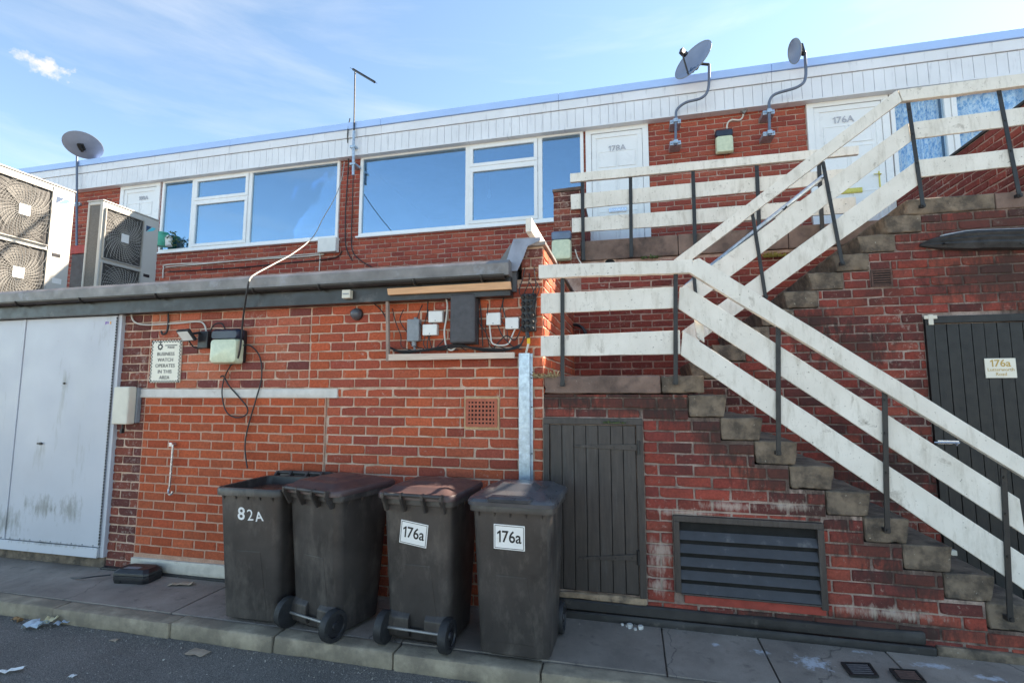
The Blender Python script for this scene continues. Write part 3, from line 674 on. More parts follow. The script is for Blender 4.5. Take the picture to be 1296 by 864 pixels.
# parapet pier at the walkway's end
pp = empty('brick_parapet', (-0.72, 2.8, 3.2), 'short brick parapet standing at the walkway end before the window next to door 178A', 'wall')
px0, px1, pz1 = at(700,260,Y2).x, at(735,260,Y2).x, at(717,238,Y2).z
MB().box(px0+.008, px1-.008, Y2-.002, YF+.05, 2.6, pz1-.05).build('mortar_bed', MO_UP, pp)
lay_bricks(pp, [(px0, px1, 3.0, pz1-.045, BR_DARK, [], 0.03)], (0,Y2-.01,0), (1,0,0), (0,-1,0))
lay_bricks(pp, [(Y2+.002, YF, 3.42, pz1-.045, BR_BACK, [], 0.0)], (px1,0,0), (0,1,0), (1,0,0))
MB().prism([(px0-.005,Y2-.02,pz1-.045),(px1+.005,Y2-.02,pz1-.045),(px1+.005,Y2-.02,pz1),(px0-.005,Y2-.02,pz1-.01)], (0,YF-Y2,0)).build('coping', CONCRETE_R, pp, bevel=.006)
# parapet wall at the right end of the walkway, square to the facade
XP = 3.45
zp = [project((XP, YF, z)) for z in (4.0,)]
q = at(1207,197,YF); ZP = None
# pick the top so that it passes (1251,161) half-way along the wall
d = ray(1251,161); t_ = (XP-CAM.x)/d.x; ZP = (CAM+d*t_).z
ew = empty('brick_parapet', (XP+.1, 2.4, 3.3), 'dark brick parapet wall across the walkway, its dark coping in front of the curtained window', 'wall')
MB().box(XP+.008, XP+.21, Y1+.05, YF, 2.9, ZP-.03).build('mortar_bed', MO_UP, ew)
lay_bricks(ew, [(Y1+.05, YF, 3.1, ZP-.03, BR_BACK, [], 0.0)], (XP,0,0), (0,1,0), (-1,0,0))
MB().box(XP-.012, XP+.225, Y1+.04, YF-.01, ZP-.03, ZP).build('coping', DARK_PAINT, ew, bevel=.005)

# ---------------------------------------------------------------- flat roof of the lower building
fr = empty('flat_roof', (-4, 1.5, 2.5), 'flat felt roof with grey lead edge and black gutter over the lower brick wall', 'roof')
MB().box(-12.5, -0.87, -0.03, YF+.02, 2.40, 2.58).build('roof_deck', FELT, fr)
m = MB(); sec = [(-.16,2.505),(-.165,2.60),(-.13,2.632),(-.02,2.625),(.10,2.585)]
m.prism([(-12.5,y,z) for y, z in sec]+[(-12.5,.10,2.50)], (11.60,0,0)); m.build('lead_edge', LEAD, fr, bevel=.004)
MB().box(-12.5, -0.90, -0.10, 0.02, 2.355, 2.515).build('fascia_board', GUTTER, fr, bevel=.004)
m = MB(); n = 8; xr = [-12.4, -0.93]
for k in range(n):
    a, b = math.pi*k/n, math.pi*(k+1)/n
    def gp(t, r_): return (-.145-r_*math.cos(t)*1.0, 2.512-r_*math.sin(t)*.95)
    o1, o2, i1, i2 = gp(a,.038), gp(b,.038), gp(a,.033), gp(b,.033)
    m.add([(x,)+p for x in xr for p in (o1,o2,i2,i1)], [(0,4,5,1),(3,2,6,7),(0,1,2,3),(4,7,6,5)])
m.build('gutter', GUTTER, fr)
for px_ in (25, 105, 200, 322, 405, 525, 610):
    x = at(px_, 380, -.15).x
    mm = MB(); pts = [(x, -.145-.043*math.cos(t), 2.512-.043*math.sin(t)) for t in [math.pi*i/8 for i in range(9)]]
    mm.tube([Vector(p) for p in pts], .009, 6); mm.build('gutter_bracket', GUTTER, fr)

# ================================================================ UPPER BUILDING
bd = empty('apartment_building', (-3, YF, 2.6), 'long red brick first-floor facade with white fascia, windows and white doors', 'building')
ZF0, ZF1, ZF2, ZF3 = 0, 0, 0, 0
YFA = YF-.12
ZF0 = at(864,146,YFA).z; ZF1 = at(864,120,YFA).z; ZF2 = at(864,108.5,YFA).z; ZF3 = at(864,98,YFA).z
def FX(x, y=260): return at(x, y, YF).x
def FZ(x, y): return at(x, y, YF).z
ZWT = FZ(430,203); ZWB = FZ(320,311)
WIN1 = (FX(205,270), FX(430,250), ZWB, ZWT)
WIN2 = (FX(456,250), FX(739,220), ZWB, ZWT)
WIN3 = (FX(1129,180), FX(1129,180)+2.2, ZWB-.45, ZWT)
DR0 = (FX(154,245), FX(204,245), 3.42, ZWT)
DR1 = (FX(742,230), FX(822,230), 3.42, ZWT)
DR2 = (FX(1023,190), FX(1128,190), 3.42, ZWT)
OPEN = [WIN1, WIN2, WIN3, DR0, DR1, DR2]
UPW = ((0,YF,0), (1,0,0), (0,-1,0))
XE0, XE1 = -13.0, 13.0  # right end lengthened out of view to keep sun off the pavement
wall = mortar_bed('wall', (XE0, XE1, 2.5, ZF0+.02), OPEN, *UPW, MO_UP, bd, th=.2)
lay_bricks(wall, [(XE0, XE1, 2.55, ZF0+.02, BR_UP, OPEN, 0.07)], *UPW)
MB().box(XE0-.1, XE1+.1, YFA+.05, 10.0, ZF0+.03, ZF3-.03).build('roof', FELT, bd)  # unseen roof mass behind the facade, put in to block the sun
MB().box(XE0, XE1, 9.7, 9.9, 0, ZF0).build('rear_wall', BR_UP, bd)  # unseen as well, added with the roof mass against the sun
MB().box(XE0-.05, XE1+.05, YFA+.005, YFA+.045, ZF0+.0, ZF3-.01).build('fascia', WHITE_FASCIA, bd)
fa = [o for o in bd.children if o.name.startswith('fascia')][0]
x = XE0; bw_ = 0.125
fme = None
while x < XE1:
    w_ = bw_
    if fme is None:
        o = MB().box(0.0018, w_-.0018, YFA-.012, YFA+.002, ZF0+.012, ZF1-.008).build('fascia_board', WHITE_FASCIA, fa, bevel=.003, seg=1, origin=(0,0,0)); fme = o.data; o.location = Vector((x, random.uniform(-.002,.002), 0))-wloc(fa)
    else:
        o = bpy.data.objects.new('fascia_board', fme); col.objects.link(o); o.parent = fa; o.location = Vector((x, random.uniform(-.002,.002), random.uniform(-.002,.002)))-wloc(fa)
    x += bw_
for a in range(int(XE0), int(XE1), 3):
    MB().box(a+.002, min(a+2.998, XE1), YFA-.028, YFA+.0, ZF1, ZF2).build('upper_board', WHITE_FASCIA, fa, bevel=.003)
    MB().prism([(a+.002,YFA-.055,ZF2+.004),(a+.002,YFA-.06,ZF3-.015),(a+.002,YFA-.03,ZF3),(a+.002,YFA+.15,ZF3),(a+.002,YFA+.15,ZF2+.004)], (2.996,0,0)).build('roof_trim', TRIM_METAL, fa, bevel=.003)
MB().box(XE0, XE1, YFA-.02, YFA+.115, ZF0-.012, ZF0+.010).build('bead', WHITE_FASCIA, fa, bevel=.003)

def bar(m, x0, x1, z0, z1, y0=YF-.03, y1=YF+.05): m.box(x0, x1, y0, y1, z0, z1)
def window(rect, mulls, casement, curtain=None, split=0.655):
    """mulls: x centres of mullions; casement: (x0,x1) opening light with its own frame and transom"""
    x0, x1, z0, z1 = rect; GL = GLASS_CLEAR if curtain else GLASS
    f = MB(); t = .05
    bar(f, x0, x1, z1-t, z1); bar(f, x0, x1, z0, z0+t*1.1); bar(f, x0, x0+t, z0+t*1.1, z1-t); bar(f, x1-t, x1, z0+t*1.1, z1-t)
    for c in mulls: bar(f, c-.035, c+.035, z0+t*1.1, z1-t, YF-.028, YF+.048)
    w = f.build('window', WHITE_CLEAN, bd, bevel=.005)
    edges = [x0+t]+[v for c in mulls for v in (c-.035, c+.035)]+[x1-t]
    for i in range(0, len(edges), 2):
        a, b = edges[i], edges[i+1]
        if casement and abs((a+b)/2-casement) < 0.3:
            zt = z0+(z1-z0)*split
            cf = MB()
            for lo, hi in ((z0+t*1.1, zt-.015), (zt+.015, z1-t)):
                cf.box(a+.003, b-.003, YF-.045, YF+.03, hi-.055, hi); cf.box(a+.003, b-.003, YF-.045, YF+.03, lo, lo+.055)
                cf.box(a+.003, a+.06, YF-.045, YF+.03, lo+.055, hi-.055); cf.box(b-.06, b-.003, YF-.045, YF+.03, lo+.055, hi-.055)
                MB().box(a+.058, b-.058, YF-.012, YF-.004, lo+.053, hi-.053).build('pane', GL, w)
            cf.box(a, b, YF-.035, YF+.03, zt-.015, zt+.015)
            cf.build('casement_frame', WHITE_CLEAN, w, bevel=.005)
        else:
            MB().box(a-.002, b+.002, YF+.0, YF+.008, z0+t, z1-t+.002).build('pane', GL, w)
    MB().box(x0-.03, x1+.03, YF-.075, YF+.02, z0-.03, z0-.002).build('sill', WHITE_CLEAN, w, bevel=.005)
    # the room behind
    r_ = MB(); r_.add([(x0-.1,YF+.21,z0-.4),(x1+.1,YF+.21,z0-.4),(x1+.1,YF+.21,z1+.1),(x0-.1,YF+.21,z1+.1),(x0-.1,YF+3.2,z0-.4),(x1+.1,YF+3.2,z0-.4),(x1+.1,YF+3.2,z1+.1),(x0-.1,YF+3.2,z1+.1)],
        [(4,5,6,7),(0,4,7,3),(1,2,6,5),(0,1,5,4),(3,7,6,2)]); r_.build('room', ROOM, w)
    if curtain:
        for ca, cb in curtain:
            c_ = MB(); n = 60; pts = []
            for i in range(n+1):
                xx = ca+(cb-ca)*i/n; pts.append((xx, YF+.13+.025*math.sin(i*1.15)+.008*math.sin(i*2.9)))
            vs = [(p[0], p[1], z) for z in (z0+.03, z1-.06) for p in pts]+[(p[0], p[1]+.004, z) for z in (z0+.03, z1-.06) for p in pts]
            N = n+1
            fs = [(i, i+1, N+i+1, N+i) for i in range(n)]+[(2*N+i, 3*N+i, 3*N+i+1, 2*N+i+1) for i in range(n)]
            c_.add(vs, fs); c_.build('curtain', CURTAIN, w, smooth=True)
    return w
w1 = window(WIN1, [FX(244,280), FX(316.5,270)], FX(280,275))
w2 = window(WIN2, [FX(592,250), FX(684,235)], FX(638,245), split=.70)
w3 = window(WIN3, [FX(1200,160), FX(1200,160)+.95], FX(1200,160)+.48, curtain=[(WIN3[0]+.05, FX(1197,160)), (FX(1206,160), WIN3[1]-.05)], split=.72)
# bare bulb in the middle room, a bright towel corner in the left one
m = MB(); bp = at(619,245,YF+1.0); m.tube([bp+Vector((0,0,.9)), bp+Vector((0,0,.08))], .006, 5); m.tube([bp+Vector((0,0,.08)), bp, bp+Vector((0,0,-.05)), bp+Vector((0,0,-.09))], [.02,.03,.04,.012], 10)
m.build('pendant_lamp', WHITE_PLASTIC, w2)

def door(rect, number, npx, handle=None, letter=None, lettermat=CHROME, glazed=False, number_size=.1):
    x0, x1, z0, z1 = rect
    f = MB(); t = .085
    a, b, lo, hi = x0+t+.004, x1-t-.004, z0+.03, z1-t-.005
    d = MB().box(a, b, YF+.0, YF+.05, lo, hi).build('door', WHITE_CLEAN, bd, bevel=.004)
    bar(f, x0, x1, z1-t, z1, YF-.03, YF+.08); bar(f, x0, x0+t, z0, z1-t, YF-.03, YF+.08); bar(f, x1-t, x1, z0, z1-t, YF-.03, YF+.08)
    f.build('frame', WHITE_CLEAN, d, bevel=.006)
    fr_ = MB()
    for p, q, r_, s_ in ((a,b,hi-.07,hi),(a,b,lo,lo+.1),(a,a+.07,lo+.1,hi-.07),(b-.07,b,lo+.1,hi-.07)): fr_.box(p, q, YF-.014, YF+.002, r_, s_)
    fr_.build('leaf_frame', WHITE_CLEAN, d, bevel=.004)
    W = b-a
    zz = [(hi-.52, hi-.30), (hi-.92, hi-.60), (lo+.15, lo+.85)]
    for r_, s_ in zz:
        for k in (0, 1):
            p = a+W*(.16+.38*k); q = p+W*.30
            o = MB(); o.box(p, q, YF-.006, YF+.0, r_, s_); o.build('panel', WHITE_CLEAN, d, bevel=.004)
            o = MB(); e = .018
            for aa, bb, cc, dd in ((p-e,q+e,s_,s_+e),(p-e,q+e,r_-e,r_),(p-e,p,r_,s_),(q,q+e,r_,s_)): o.box(aa, bb, YF-.010, YF+.001, cc, dd)
            o.build('moulding', WHITE_CLEAN, d, bevel=.004)
    if number: text(number, number_size, GREYPRINT, at(npx[0], npx[1], YF)+Vector((0,-.008,0)), d, 'number', bold=.001, depth=.002)
    if letter:
        c = at(*letter, YF); l = MB().box(c.x-.13, c.x+.13, YF-.025, YF+.0, c.z-.035, c.z+.035); l.build('letterbox', lettermat, d, bevel=.006)
        MB().box(c.x-.11, c.x+.11, YF-.029, YF-.024, c.z-.02, c.z+.018).build('flap', lettermat, d, bevel=.004)
    if handle:
        c = at(*handle, YF); l = MB().box(c.x-.018, c.x+.018, YF-.012, YF+.0, c.z-.12, c.z+.10); l.tube([c+Vector((0,-.01,.05)), c+Vector((0,-.04,.05)), c+Vector((-.09,-.04,.05))], .007, 8)
        l.build('handle', BRASS, d, bevel=.003)
    MB().box(x0, x1, YF-.04, YF+.08, z0-.02, z0+.026).build('threshold', WHITE_CLEAN, d, bevel=.004)
    return d
door(DR0, '180A', (182,251), number_size=.11)
door(DR1, '178A', (781,188), letter=(782,266), number_size=.13)
door(DR2, '176A', (1067,152), handle=(1114,226), letter=(1077,242), lettermat=BRASS, number_size=.13)
MB().box(DR0[0], DR0[1], YF+.0, YF+.1, 2.55, 3.42).build('door_base', BR_UP, bd)

# ================================================================ RAILINGS
def board(px, Y, th, name, parent, bev=.005):
    """px: top-left, top-right, bottom-right, bottom-left in the picture (a fifth point gives the cut end); slightly uneven sawn edges"""
    if len(px) == 5: px = [px[4], px[0]] + list(px[1:4]); top = [at(*p, Y) for p in px[:3]]; bot = [at(*px[4], Y), at(*px[3], Y)]
    else: top = [at(*p, Y) for p in px[:2]]; bot = [at(*px[3], Y), at(*px[2], Y)]
    rnd = random.Random(int(px[0][0]*7+px[0][1])); n = 12
    def along(P, f):
        if len(P) == 3:
            return P[0].lerp(P[1], f/.05) if f < .05 else P[1].lerp(P[2], (f-.05)/.95)
        return P[0].lerp(P[1], f)
    fr_ = [0.0, .05]+[i/n for i in range(1, n+1)]
    fr_ = sorted(set(fr_)); m = MB(); rings = []
    bow = rnd.uniform(-.006, .006)
    for f in fr_:
        jz = 0 if f in (0.0, 1.0) else 1; d = Vector((0, bow*math.sin(f*math.pi)+rnd.uniform(-.0015,.0015), 0))
        t_ = along(top, f)+Vector((0,0,rnd.uniform(-.0022,.0022)*jz)); b_ = along(bot, f)+Vector((0,0,rnd.uniform(-.0022,.0022)*jz))
        rings.append([t_+d, b_+d, b_+d+Vector((0,-th,0)), t_+d+Vector((0,-th,0))])
    return m.loft(rings).build(name, WHITE_TIMBER, parent, bevel=bev)
def post(a, b, Y, parent, w=.030, th=.012, foot=True):
    A, B = at(*a, Y), at(*b, Y); d = (B-A).normalized(); s = Vector((1,0,0))
    m = MB().prism([A-s*w/2, A+s*w/2, B+s*w/2, B-s*w/2], (0,-th,0)); o = m.build('post', BLACK_METAL, parent, bevel=.002, seg=1)
    for f_ in (.06, .30, .58):
        q_ = A.lerp(B, f_)+Vector((0,-th,0)); MB().tube([q_+Vector((0,.001,0)), q_+Vector((0,-.007,0))], .008, 6).build('bolt_head', BLACK_METAL, o)
    if foot:
        f = MB().box(B.x-.017, B.x+.017, Y-.014, Y+.03, B.z+.004, B.z+.03); f.tube([B+Vector((0,-.012,.017)), B+Vector((0,-.024,.017))], .010, 6); f.build('foot_bolt', BLACK_METAL, o)
    return o
r1 = empty('stair_railing', (0.8, -.05, 0.3), 'weathered white board railing along the lower stair flight and half landing', 'railing', None)
YR = -.035
board([(683,337),(876,330.5),(875,347),(683,354)], YR-.02, .05, 'handrail', r1)
board([(685,372),(857,363.5),(858,390),(685,397.5)], YR, .024, 'rail_board', r1)
board([(685,425.5),(860,418),(861,448),(685,451)], YR, .024, 'rail_board', r1)
board([(884,328.5),(1294.5,582),(1295,606),(872,347),(877,331)], YR-.02, .05, 'handrail', r1)
board([(869,363.5),(1287,630),(1294,676),(858,391),(860,364)], YR-.003, .024, 'rail_board', r1)
board([(864,418.5),(1296,703),(1297,747),(861,449)], YR-.003, .024, 'rail_board', r1)
for a, b in (((712,350),(712,489)), ((855,346),(855,487)), ((984.5,412),(985,576)), ((1119,495),(1122.5,674)), ((1269,592),(1278,786))):
    post(a, b, YR-.03, r1)
# white stub post at the turn
quad([(877,396),(889,404),(891,434),(881,427)], .02, .03).build('stub_post', WHITE_TIMBER, r1, bevel=.004)
r2 = empty('stair_railing', (1.8, Y1-.05, 2.2), 'weathered white board railing of the upper stair flight and top landing', 'railing')
YQ = Y1-.035
board([(850,332.5),(1132,118),(1138,132),(874,331)], YQ-.02, .05, 'handrail', r2)
board([(1134,118),(1330,92),(1330,107.5),(1139,132)], YQ-.02, .05, 'handrail', r2)
board([(860,366),(1147,157.5),(1152,180),(880,383.5)], YQ, .024, 'rail_board', r2)
board([(1149,157),(1330,133),(1330,155),(1153,178)], YQ-.003, .024, 'rail_board', r2)
board([(862,420),(1157,206),(1161,235),(884,432)], YQ, .024, 'rail_board', r2)
board([(1160,204),(1330,184),(1330,206),(1164,225.5)], YQ-.003, .024, 'rail_board', r2)
for a, b in (((952,270),(969,378)), ((1041,205),(1066,336)), ((1149,131),(1168,263)), ((1263,113),(1290,250)), ((876,325),(882,392))):
    post(a, b, YQ-.03, r2)
m = MB(); pts = [at(868,362,Y1+.10), at(1045,221,Y1+.10)]; m.tube(pts, .021, 10)
hb = m.build('handrail_tube', GALV, r2, smooth=True)
m = MB()
for f in (.25, .7, .97):
    p = pts[0].lerp(pts[1], f); m.tube([p, p+Vector((0,-.05,-.02)), p+Vector((0,-.12,-.02))], .008, 6)
m.build('tube_bracket', BLACK_METAL, hb)
r3 = empty('walkway_railing', (0.9, Y2-.04, 3.2), 'cleaner white board railing along the first-floor walkway edge', 'railing')
YW = Y2-.03
board([(722,221.5),(1085,186.5),(1085,197.5),(722,232.5)], YW-.02, .045, 'handrail', r3)
board([(722.5,247),(1085,213),(1085,231),(723,266)], YW, .024, 'rail_board', r3)
board([(724,277),(1082,250),(1083,270),(724,295)], YW, .024, 'rail_board', r3)
for a, b in (((737,231),(738.5,330)), ((798,225),(799,326)), ((877,217),(880,322)), ((957.5,210),(962,318)), ((1036,203),(1041,300))):
    post(a, b, YW-.03, r3, w=.04)
# loose white rail across the return wall
lr = empty('timber_rail', (XR, 0.6, ZRT), 'short white timber rail slanting along the top of the lead-capped return wall', 'rail')
A = at(669,284,-.12); B = Vector((A.x, 1.15, A.z))
MB().box(A.x-.024, A.x+.024, A.y, B.y, A.z-.058, A.z+.052).build('rail_board', WHITE_TIMBER, lr, bevel=.005)
for f in (.30, .82):
    p = A.lerp(B, f); br = MB().box(p.x-.02, p.x+.02, p.y-.03, p.y+.03, min(ZRT+.02, p.z-.06), p.z-.02)
    br.build('bracket', BLACK_METAL, lr)

# ================================================================ BLACK DOORS AND LOUVRE
def plank_door(root, x0, x1, z0, z1, Y, nb, mat, fw_=.045, proud=.02):
    f = MB(); f.box(x0, x1, Y-proud, Y+.04, z1-fw_, z1); f.box(x0, x0+fw_, Y-proud, Y+.04, z0, z1-fw_); f.box(x1-fw_, x1, Y-proud, Y+.04, z0, z1-fw_)
    f.build('frame', mat, root, bevel=.004)
    a, b = x0+fw_+.006, x1-fw_-.006; w_ = (b-a)/nb
    MB().box(a, b, Y+.004, Y+.02, z0+.01, z1-fw_-.01).build('backing', DEEP, root)
    for i in range(nb):
        dy = random.uniform(-.0015,.0015)
        MB().box(a+i*w_+.0022, a+(i+1)*w_-.0022, Y-.010+dy, Y+.006, z0+random.uniform(.012,.022), z1-fw_-.008).build('plank', mat, root, bevel=.0035)
sd = empty('plank_door', ((SD0+SD1)/2, 0, SDB), 'low black plank door with strap hinges set in the stair wall', 'door')
plank_door(sd, SD0, SD1, SDB, SDT, -.004, 7, BLACK_WOOD)
for (xa, ya), (xb, yb) in (((727,564),(806,566)), ((733,706),(806,705))):
    A, B = at(xa, ya, -.02), at(xb, yb, -.02)
    m = MB().prism([A+Vector((0,0,-.009)), B+Vector((0,0,-.022)), B+Vector((0,0,.022)), A+Vector((0,0,.009))], (0,-.005,0)); h = m.build('strap_hinge', BLACK_WOOD, sd, bevel=.0015, seg=1)
    m = MB().tube([B+Vector((.012,-.008,-.05)), B+Vector((.012,-.008,.05))], .010, 8)
    for k in range(4):
        p = A.lerp(B, .08+.28*k); m.tube([p+Vector((0,-.004,0)), p+Vector((0,-.010,0))], .006, 6)
    m.build('hinge_pin', BLACK_METAL, h)
MB().box(SD0-.01, SD1+.0, -.022, .03, .128, SDB).build('threshold', pm('broken_mortar', (0.34,0.24,0.16), .95, .4, 14, 1.0, 50, stain=((0.06,0.05,0.045), 9, .5)), sd, bevel=.008, seg=1, rough=.010)
d2 = empty('plank_door', ((D2[0]+D2[1])/2, Y1, D2[2]), 'tall black plank door with a small number plate beside the stairs', 'door')
zlow = 0.0
plank_door(d2, D2[0], D2[1], zlow, D2[3], Y1-.004, 8, BLACK_WOOD2, fw_=.06)
c0, c1 = at(1245,453.5,Y1-.017), at(1287,478,Y1-.017)
pl = MB().box(c0.x, c1.x, Y1-.024, Y1-.015, c1.z, c0.z).build('number_plate', SIGN_CREAM, d2, bevel=.003)
cx = (c0.x+c1.x)/2; hh = c0.z-c1.z
text('176a', hh*.50, GOLD, (cx, Y1-.0245, c0.z-hh*.27), pl, bold=.001)
text('Lutterworth', hh*.23, GOLD, (cx, Y1-.0245, c0.z-hh*.58), pl); text('Road', hh*.23, GOLD, (cx, Y1-.0245, c0.z-hh*.81), pl)
b0_, b1_ = at(1186,557,Y1-.02), at(1213,560,Y1-.02)
m = MB().box(b0_.x, b1_.x, Y1-.03, Y1-.012, b1_.z-.012, b1_.z+.018); m.tube([(b0_.x-.03, Y1-.034, b1_.z), (b1_.x+.0, Y1-.034, b1_.z)], .008, 8); m.tube([(b1_.x-.03, Y1-.034, b1_.z), (b1_.x-.03, Y1-.06, b1_.z-.02)], .007, 6)
m.build('bolt', CHROME, d2, bevel=.002)
h0 = at(1171,400,Y1-.03); m = MB().box(h0.x-.01, h0.x+.085, Y1-.034, Y1-.022, h0.z-.025, h0.z+.005); m.box(h0.x+.02, h0.x+.055, Y1-.036, Y1-.022, h0.z-.075, h0.z+.012); m.build('hinge_plate', CREAM, d2, bevel=.003)
k0 = at(1212,700,Y1-.10)
m = MB().box(k0.x-.07, k0.x+.0, Y1-.10, Y1-.05, k0.z-.02, k0.z+.02); tag(m.build('brick_shard', CREAM, None, bevel=.006, origin=k0), 'small yellowish rubble chip lying on a lower stair tread', 'rubble')
# louvre
lv = empty('louvre_vent', ((vent[0]+vent[1])/2, 0, vent[2]), 'wide dark grey louvred ventilation grille low in the stair wall', 'vent')
x0, x1, z0, z1 = vent; z0l = z0+.07; t = .04
f = MB(); f.box(x0, x1, -.03, .02, z1-t, z1); f.box(x0, x0+t, -.03, .02, z0l, z1-t); f.box(x1-t, x1, -.03, .02, z0l-.03, z1-t); f.box(x0+t, x1-t, -.03, .02, z0l-.012, z0l)
f.build('frame', BLACK_WOOD, lv, bevel=.004)
MB().box(x0+t, x1-t, .004, .02, z0l, z1-t).build('back_plate', DEEP, lv)
ns = 5; pitch = (z1-t-z0l-.035)/ns
for i in range(ns):
    zc = z0l+.004+pitch*i
    m = MB().prism([(x0+t-.002,-.028,zc),(x0+t-.002,-.022,zc-.0),(x0+t-.002,.003,zc+pitch*.62),(x0+t-.002,-.003,zc+pitch*.62)], (x1-x0-2*t+.004,0,0)); m.build('slat', SLATE, lv)
MB().box(x0+.06, x1-.01, -.012, .02, z0, z0l-.014).build('sill', RED_PAINT, lv, bevel=.006)
# iron air vent in the upper flight wall
av = empty('air_brick', ((ab2[0]+ab2[1])/2, Y1, ab2[2]), 'small rusty brown slotted air vent in the upper stair wall', 'vent')
RUST = pm('rusty_iron', (0.10,0.05,0.038), .8, .35, 30, .4, 90)
a0, a1, b0, b1 = ab2
MB().box(a0+.006, a1-.006, Y1-.002, Y1+.03, b0+.006, b1-.006).build('back_plate', DEEP, av)
m = MB(); m.box(a0, a1, Y1-.012, Y1-.001, b0, b0+.014); m.box(a0, a1, Y1-.012, Y1-.001, b1-.014, b1); m.box(a0, a0+.014, Y1-.0125, Y1-.001, b0, b1); m.box(a1-.014, a1, Y1-.0125, Y1-.001, b0, b1)
m.build('frame', RUST, av)
for i in range(6):
    z = b0+.014+(b1-b0-.028)*(i+.5)/6; MB().box(a0+.01, a1-.01, Y1-.010, Y1-.001, z-.005, z+.005).build('slat', RUST, av)
# curved black canopy over the plank door
cn = empty('rolled_canopy', (2.6, Y1, 2.9), 'rolled black awning with pale top rail fixed above the tall plank door', 'canopy')
rings = []; rings2 = []
for i in range(15):
    f = i/14; px_ = 1163+f*190; e = min(1, f*3.2)
    top = at(px_, 309-12*e**.55-6*f, Y1).z; bot = at(px_, 312.5+6*math.sin(e*math.pi/2)-2.5*f, Y1).z
    xx = at(px_, 306, Y1).x; dep = .03+.075*e**.8; H_ = top-bot
    sag = .006*math.sin(i*1.7)
    prof_ = [(0, 0), (.75, .02), (1.0, .16), (.86, .30), (1.04, .42), (.88, .56), (1.0, .70), (.84, .84), (.70, .97), (0, 1.0)]
    rings.append([(xx, Y1-.001-dep*a+(sag if 0 < k < 9 else 0), top-H_*b) for k, (a, b) in enumerate(prof_)])
    rings2.append([(xx, Y1-.002, top+.016), (xx, Y1-dep*.55, top+.012), (xx, Y1-dep*.80, top-.002), (xx, Y1-.002, top+.002)])
MB().loft(rings).build('rolled_awning', pm('black_felt', (0.040,0.040,0.042), .7, .45, 14, .5, 40, stain=((0.10,0.10,0.10), 12, .6)), cn, smooth=True)
MB().loft(rings2[2:]).build('top_rail', pm('pale_rail', (0.45,0.46,0.46), .5, .2, 12, stain=((0.10,0.10,0.10), 14, .58)), cn)
for px_ in (1188, 1236, 1282):
    p = at(px_, 298, Y1); MB().box(p.x-.012, p.x+.012, Y1-.10, Y1-.0, p.z-.10, p.z-.088).build('bracket', BLACK_METAL, cn)
# ================================================================ GREY STEEL DOORS
gd = empty('steel_doors', (-5.6, 0, .15), 'pale grey steel double doors with dirt streaks beside the dark brick pilaster', 'door')
GX0, GXM, GX1, GX2 = -6.75, (at(33,450,-.04).x+at(6,660,-.04).x)/2, (at(147,430,-.04).x+at(126,680,-.04).x)/2, at(157,410,-.02).x
GZT, GZB, GZS = at(90,402,-.04).z, at(70,687,-.04).z, at(70,700,-.04).z
f = MB(); f.box(GX1+.006, GX2-.01, -.035, .05, GZS, GZT+.03); f.box(GX0, GX1+.006, -.02, .05, GZT+.012, GZT+.05)
f.build('frame', GREY_STEEL, gd, bevel=.004)
MB().box(GX0, GX1+.003, -.0, .05, GZB-.02, GZT+.01).build('backing', DEEP, gd)
for a, b in ((GX0, GXM-.035), (GXM+.006, GX1)):
    lf = MB().box(a, b, -.045, -.005, GZB, GZT).build('leaf', GREY_STEEL, gd, bevel=.004)
    m = MB()
    k = a+.06
    while k < b:
        m.tube([(k,-.045,GZB+.012),(k,-.050,GZB+.012)], .006, 6); k += .13
    m.build('rivet', GREY_PLASTIC, lf)
MB().box(GXM-.030, GXM+.001, -.052, -.004, GZB, GZT).build('astragal', GREY_STEEL, gd, bevel=.003)
MB().prism([(GX0,-.06,GZS),(GX0,-.02,GZS),(GX0,-.02,GZB-.006),(GX0,-.05,GZB-.006)], (GX1-GX0,0,0)).build('sill_plate', GREY_STEEL, gd, bevel=.003)
hp = MB(); zz = GZB+.02
while zz < GZT-.02:
    hp.tube([(GX1+.003,-.047,zz),(GX1+.003,-.047,zz+.02)], .006, 6); zz += .028
hp.build('piano_hinge', BLACK_METAL, gd)
for p, r_ in (((82,485), .010), ((52,561), .013)):
    c = at(*p, -.045); m = MB().tube([c, c+Vector((0,-.012,0))], r_, 10); 
    if p[0] == 52: m.box(c.x-.03, c.x+.03, c.y-.018, c.y-.006, c.z-.006, c.z+.008)
    m.build('lock', BLACK_METAL, gd)
c = at(137,408.5,-.046)
stk = MB().box(c.x-.042, c.x+.042, c.y-.001, c.y+.001, c.z-.016, c.z+.016).build('sticker', pm('sticker', (0.55,0.52,0.55), .4, .1), gd)
text('JEX', .030, PURPLE, (c.x-.012, c.y-.0016, c.z), stk, bold=.001); MB().box(c.x+.024, c.x+.038, c.y-.0022, c.y-.0012, c.z-.012, c.z+.012).build('sticker_mark', ORANGE, stk)

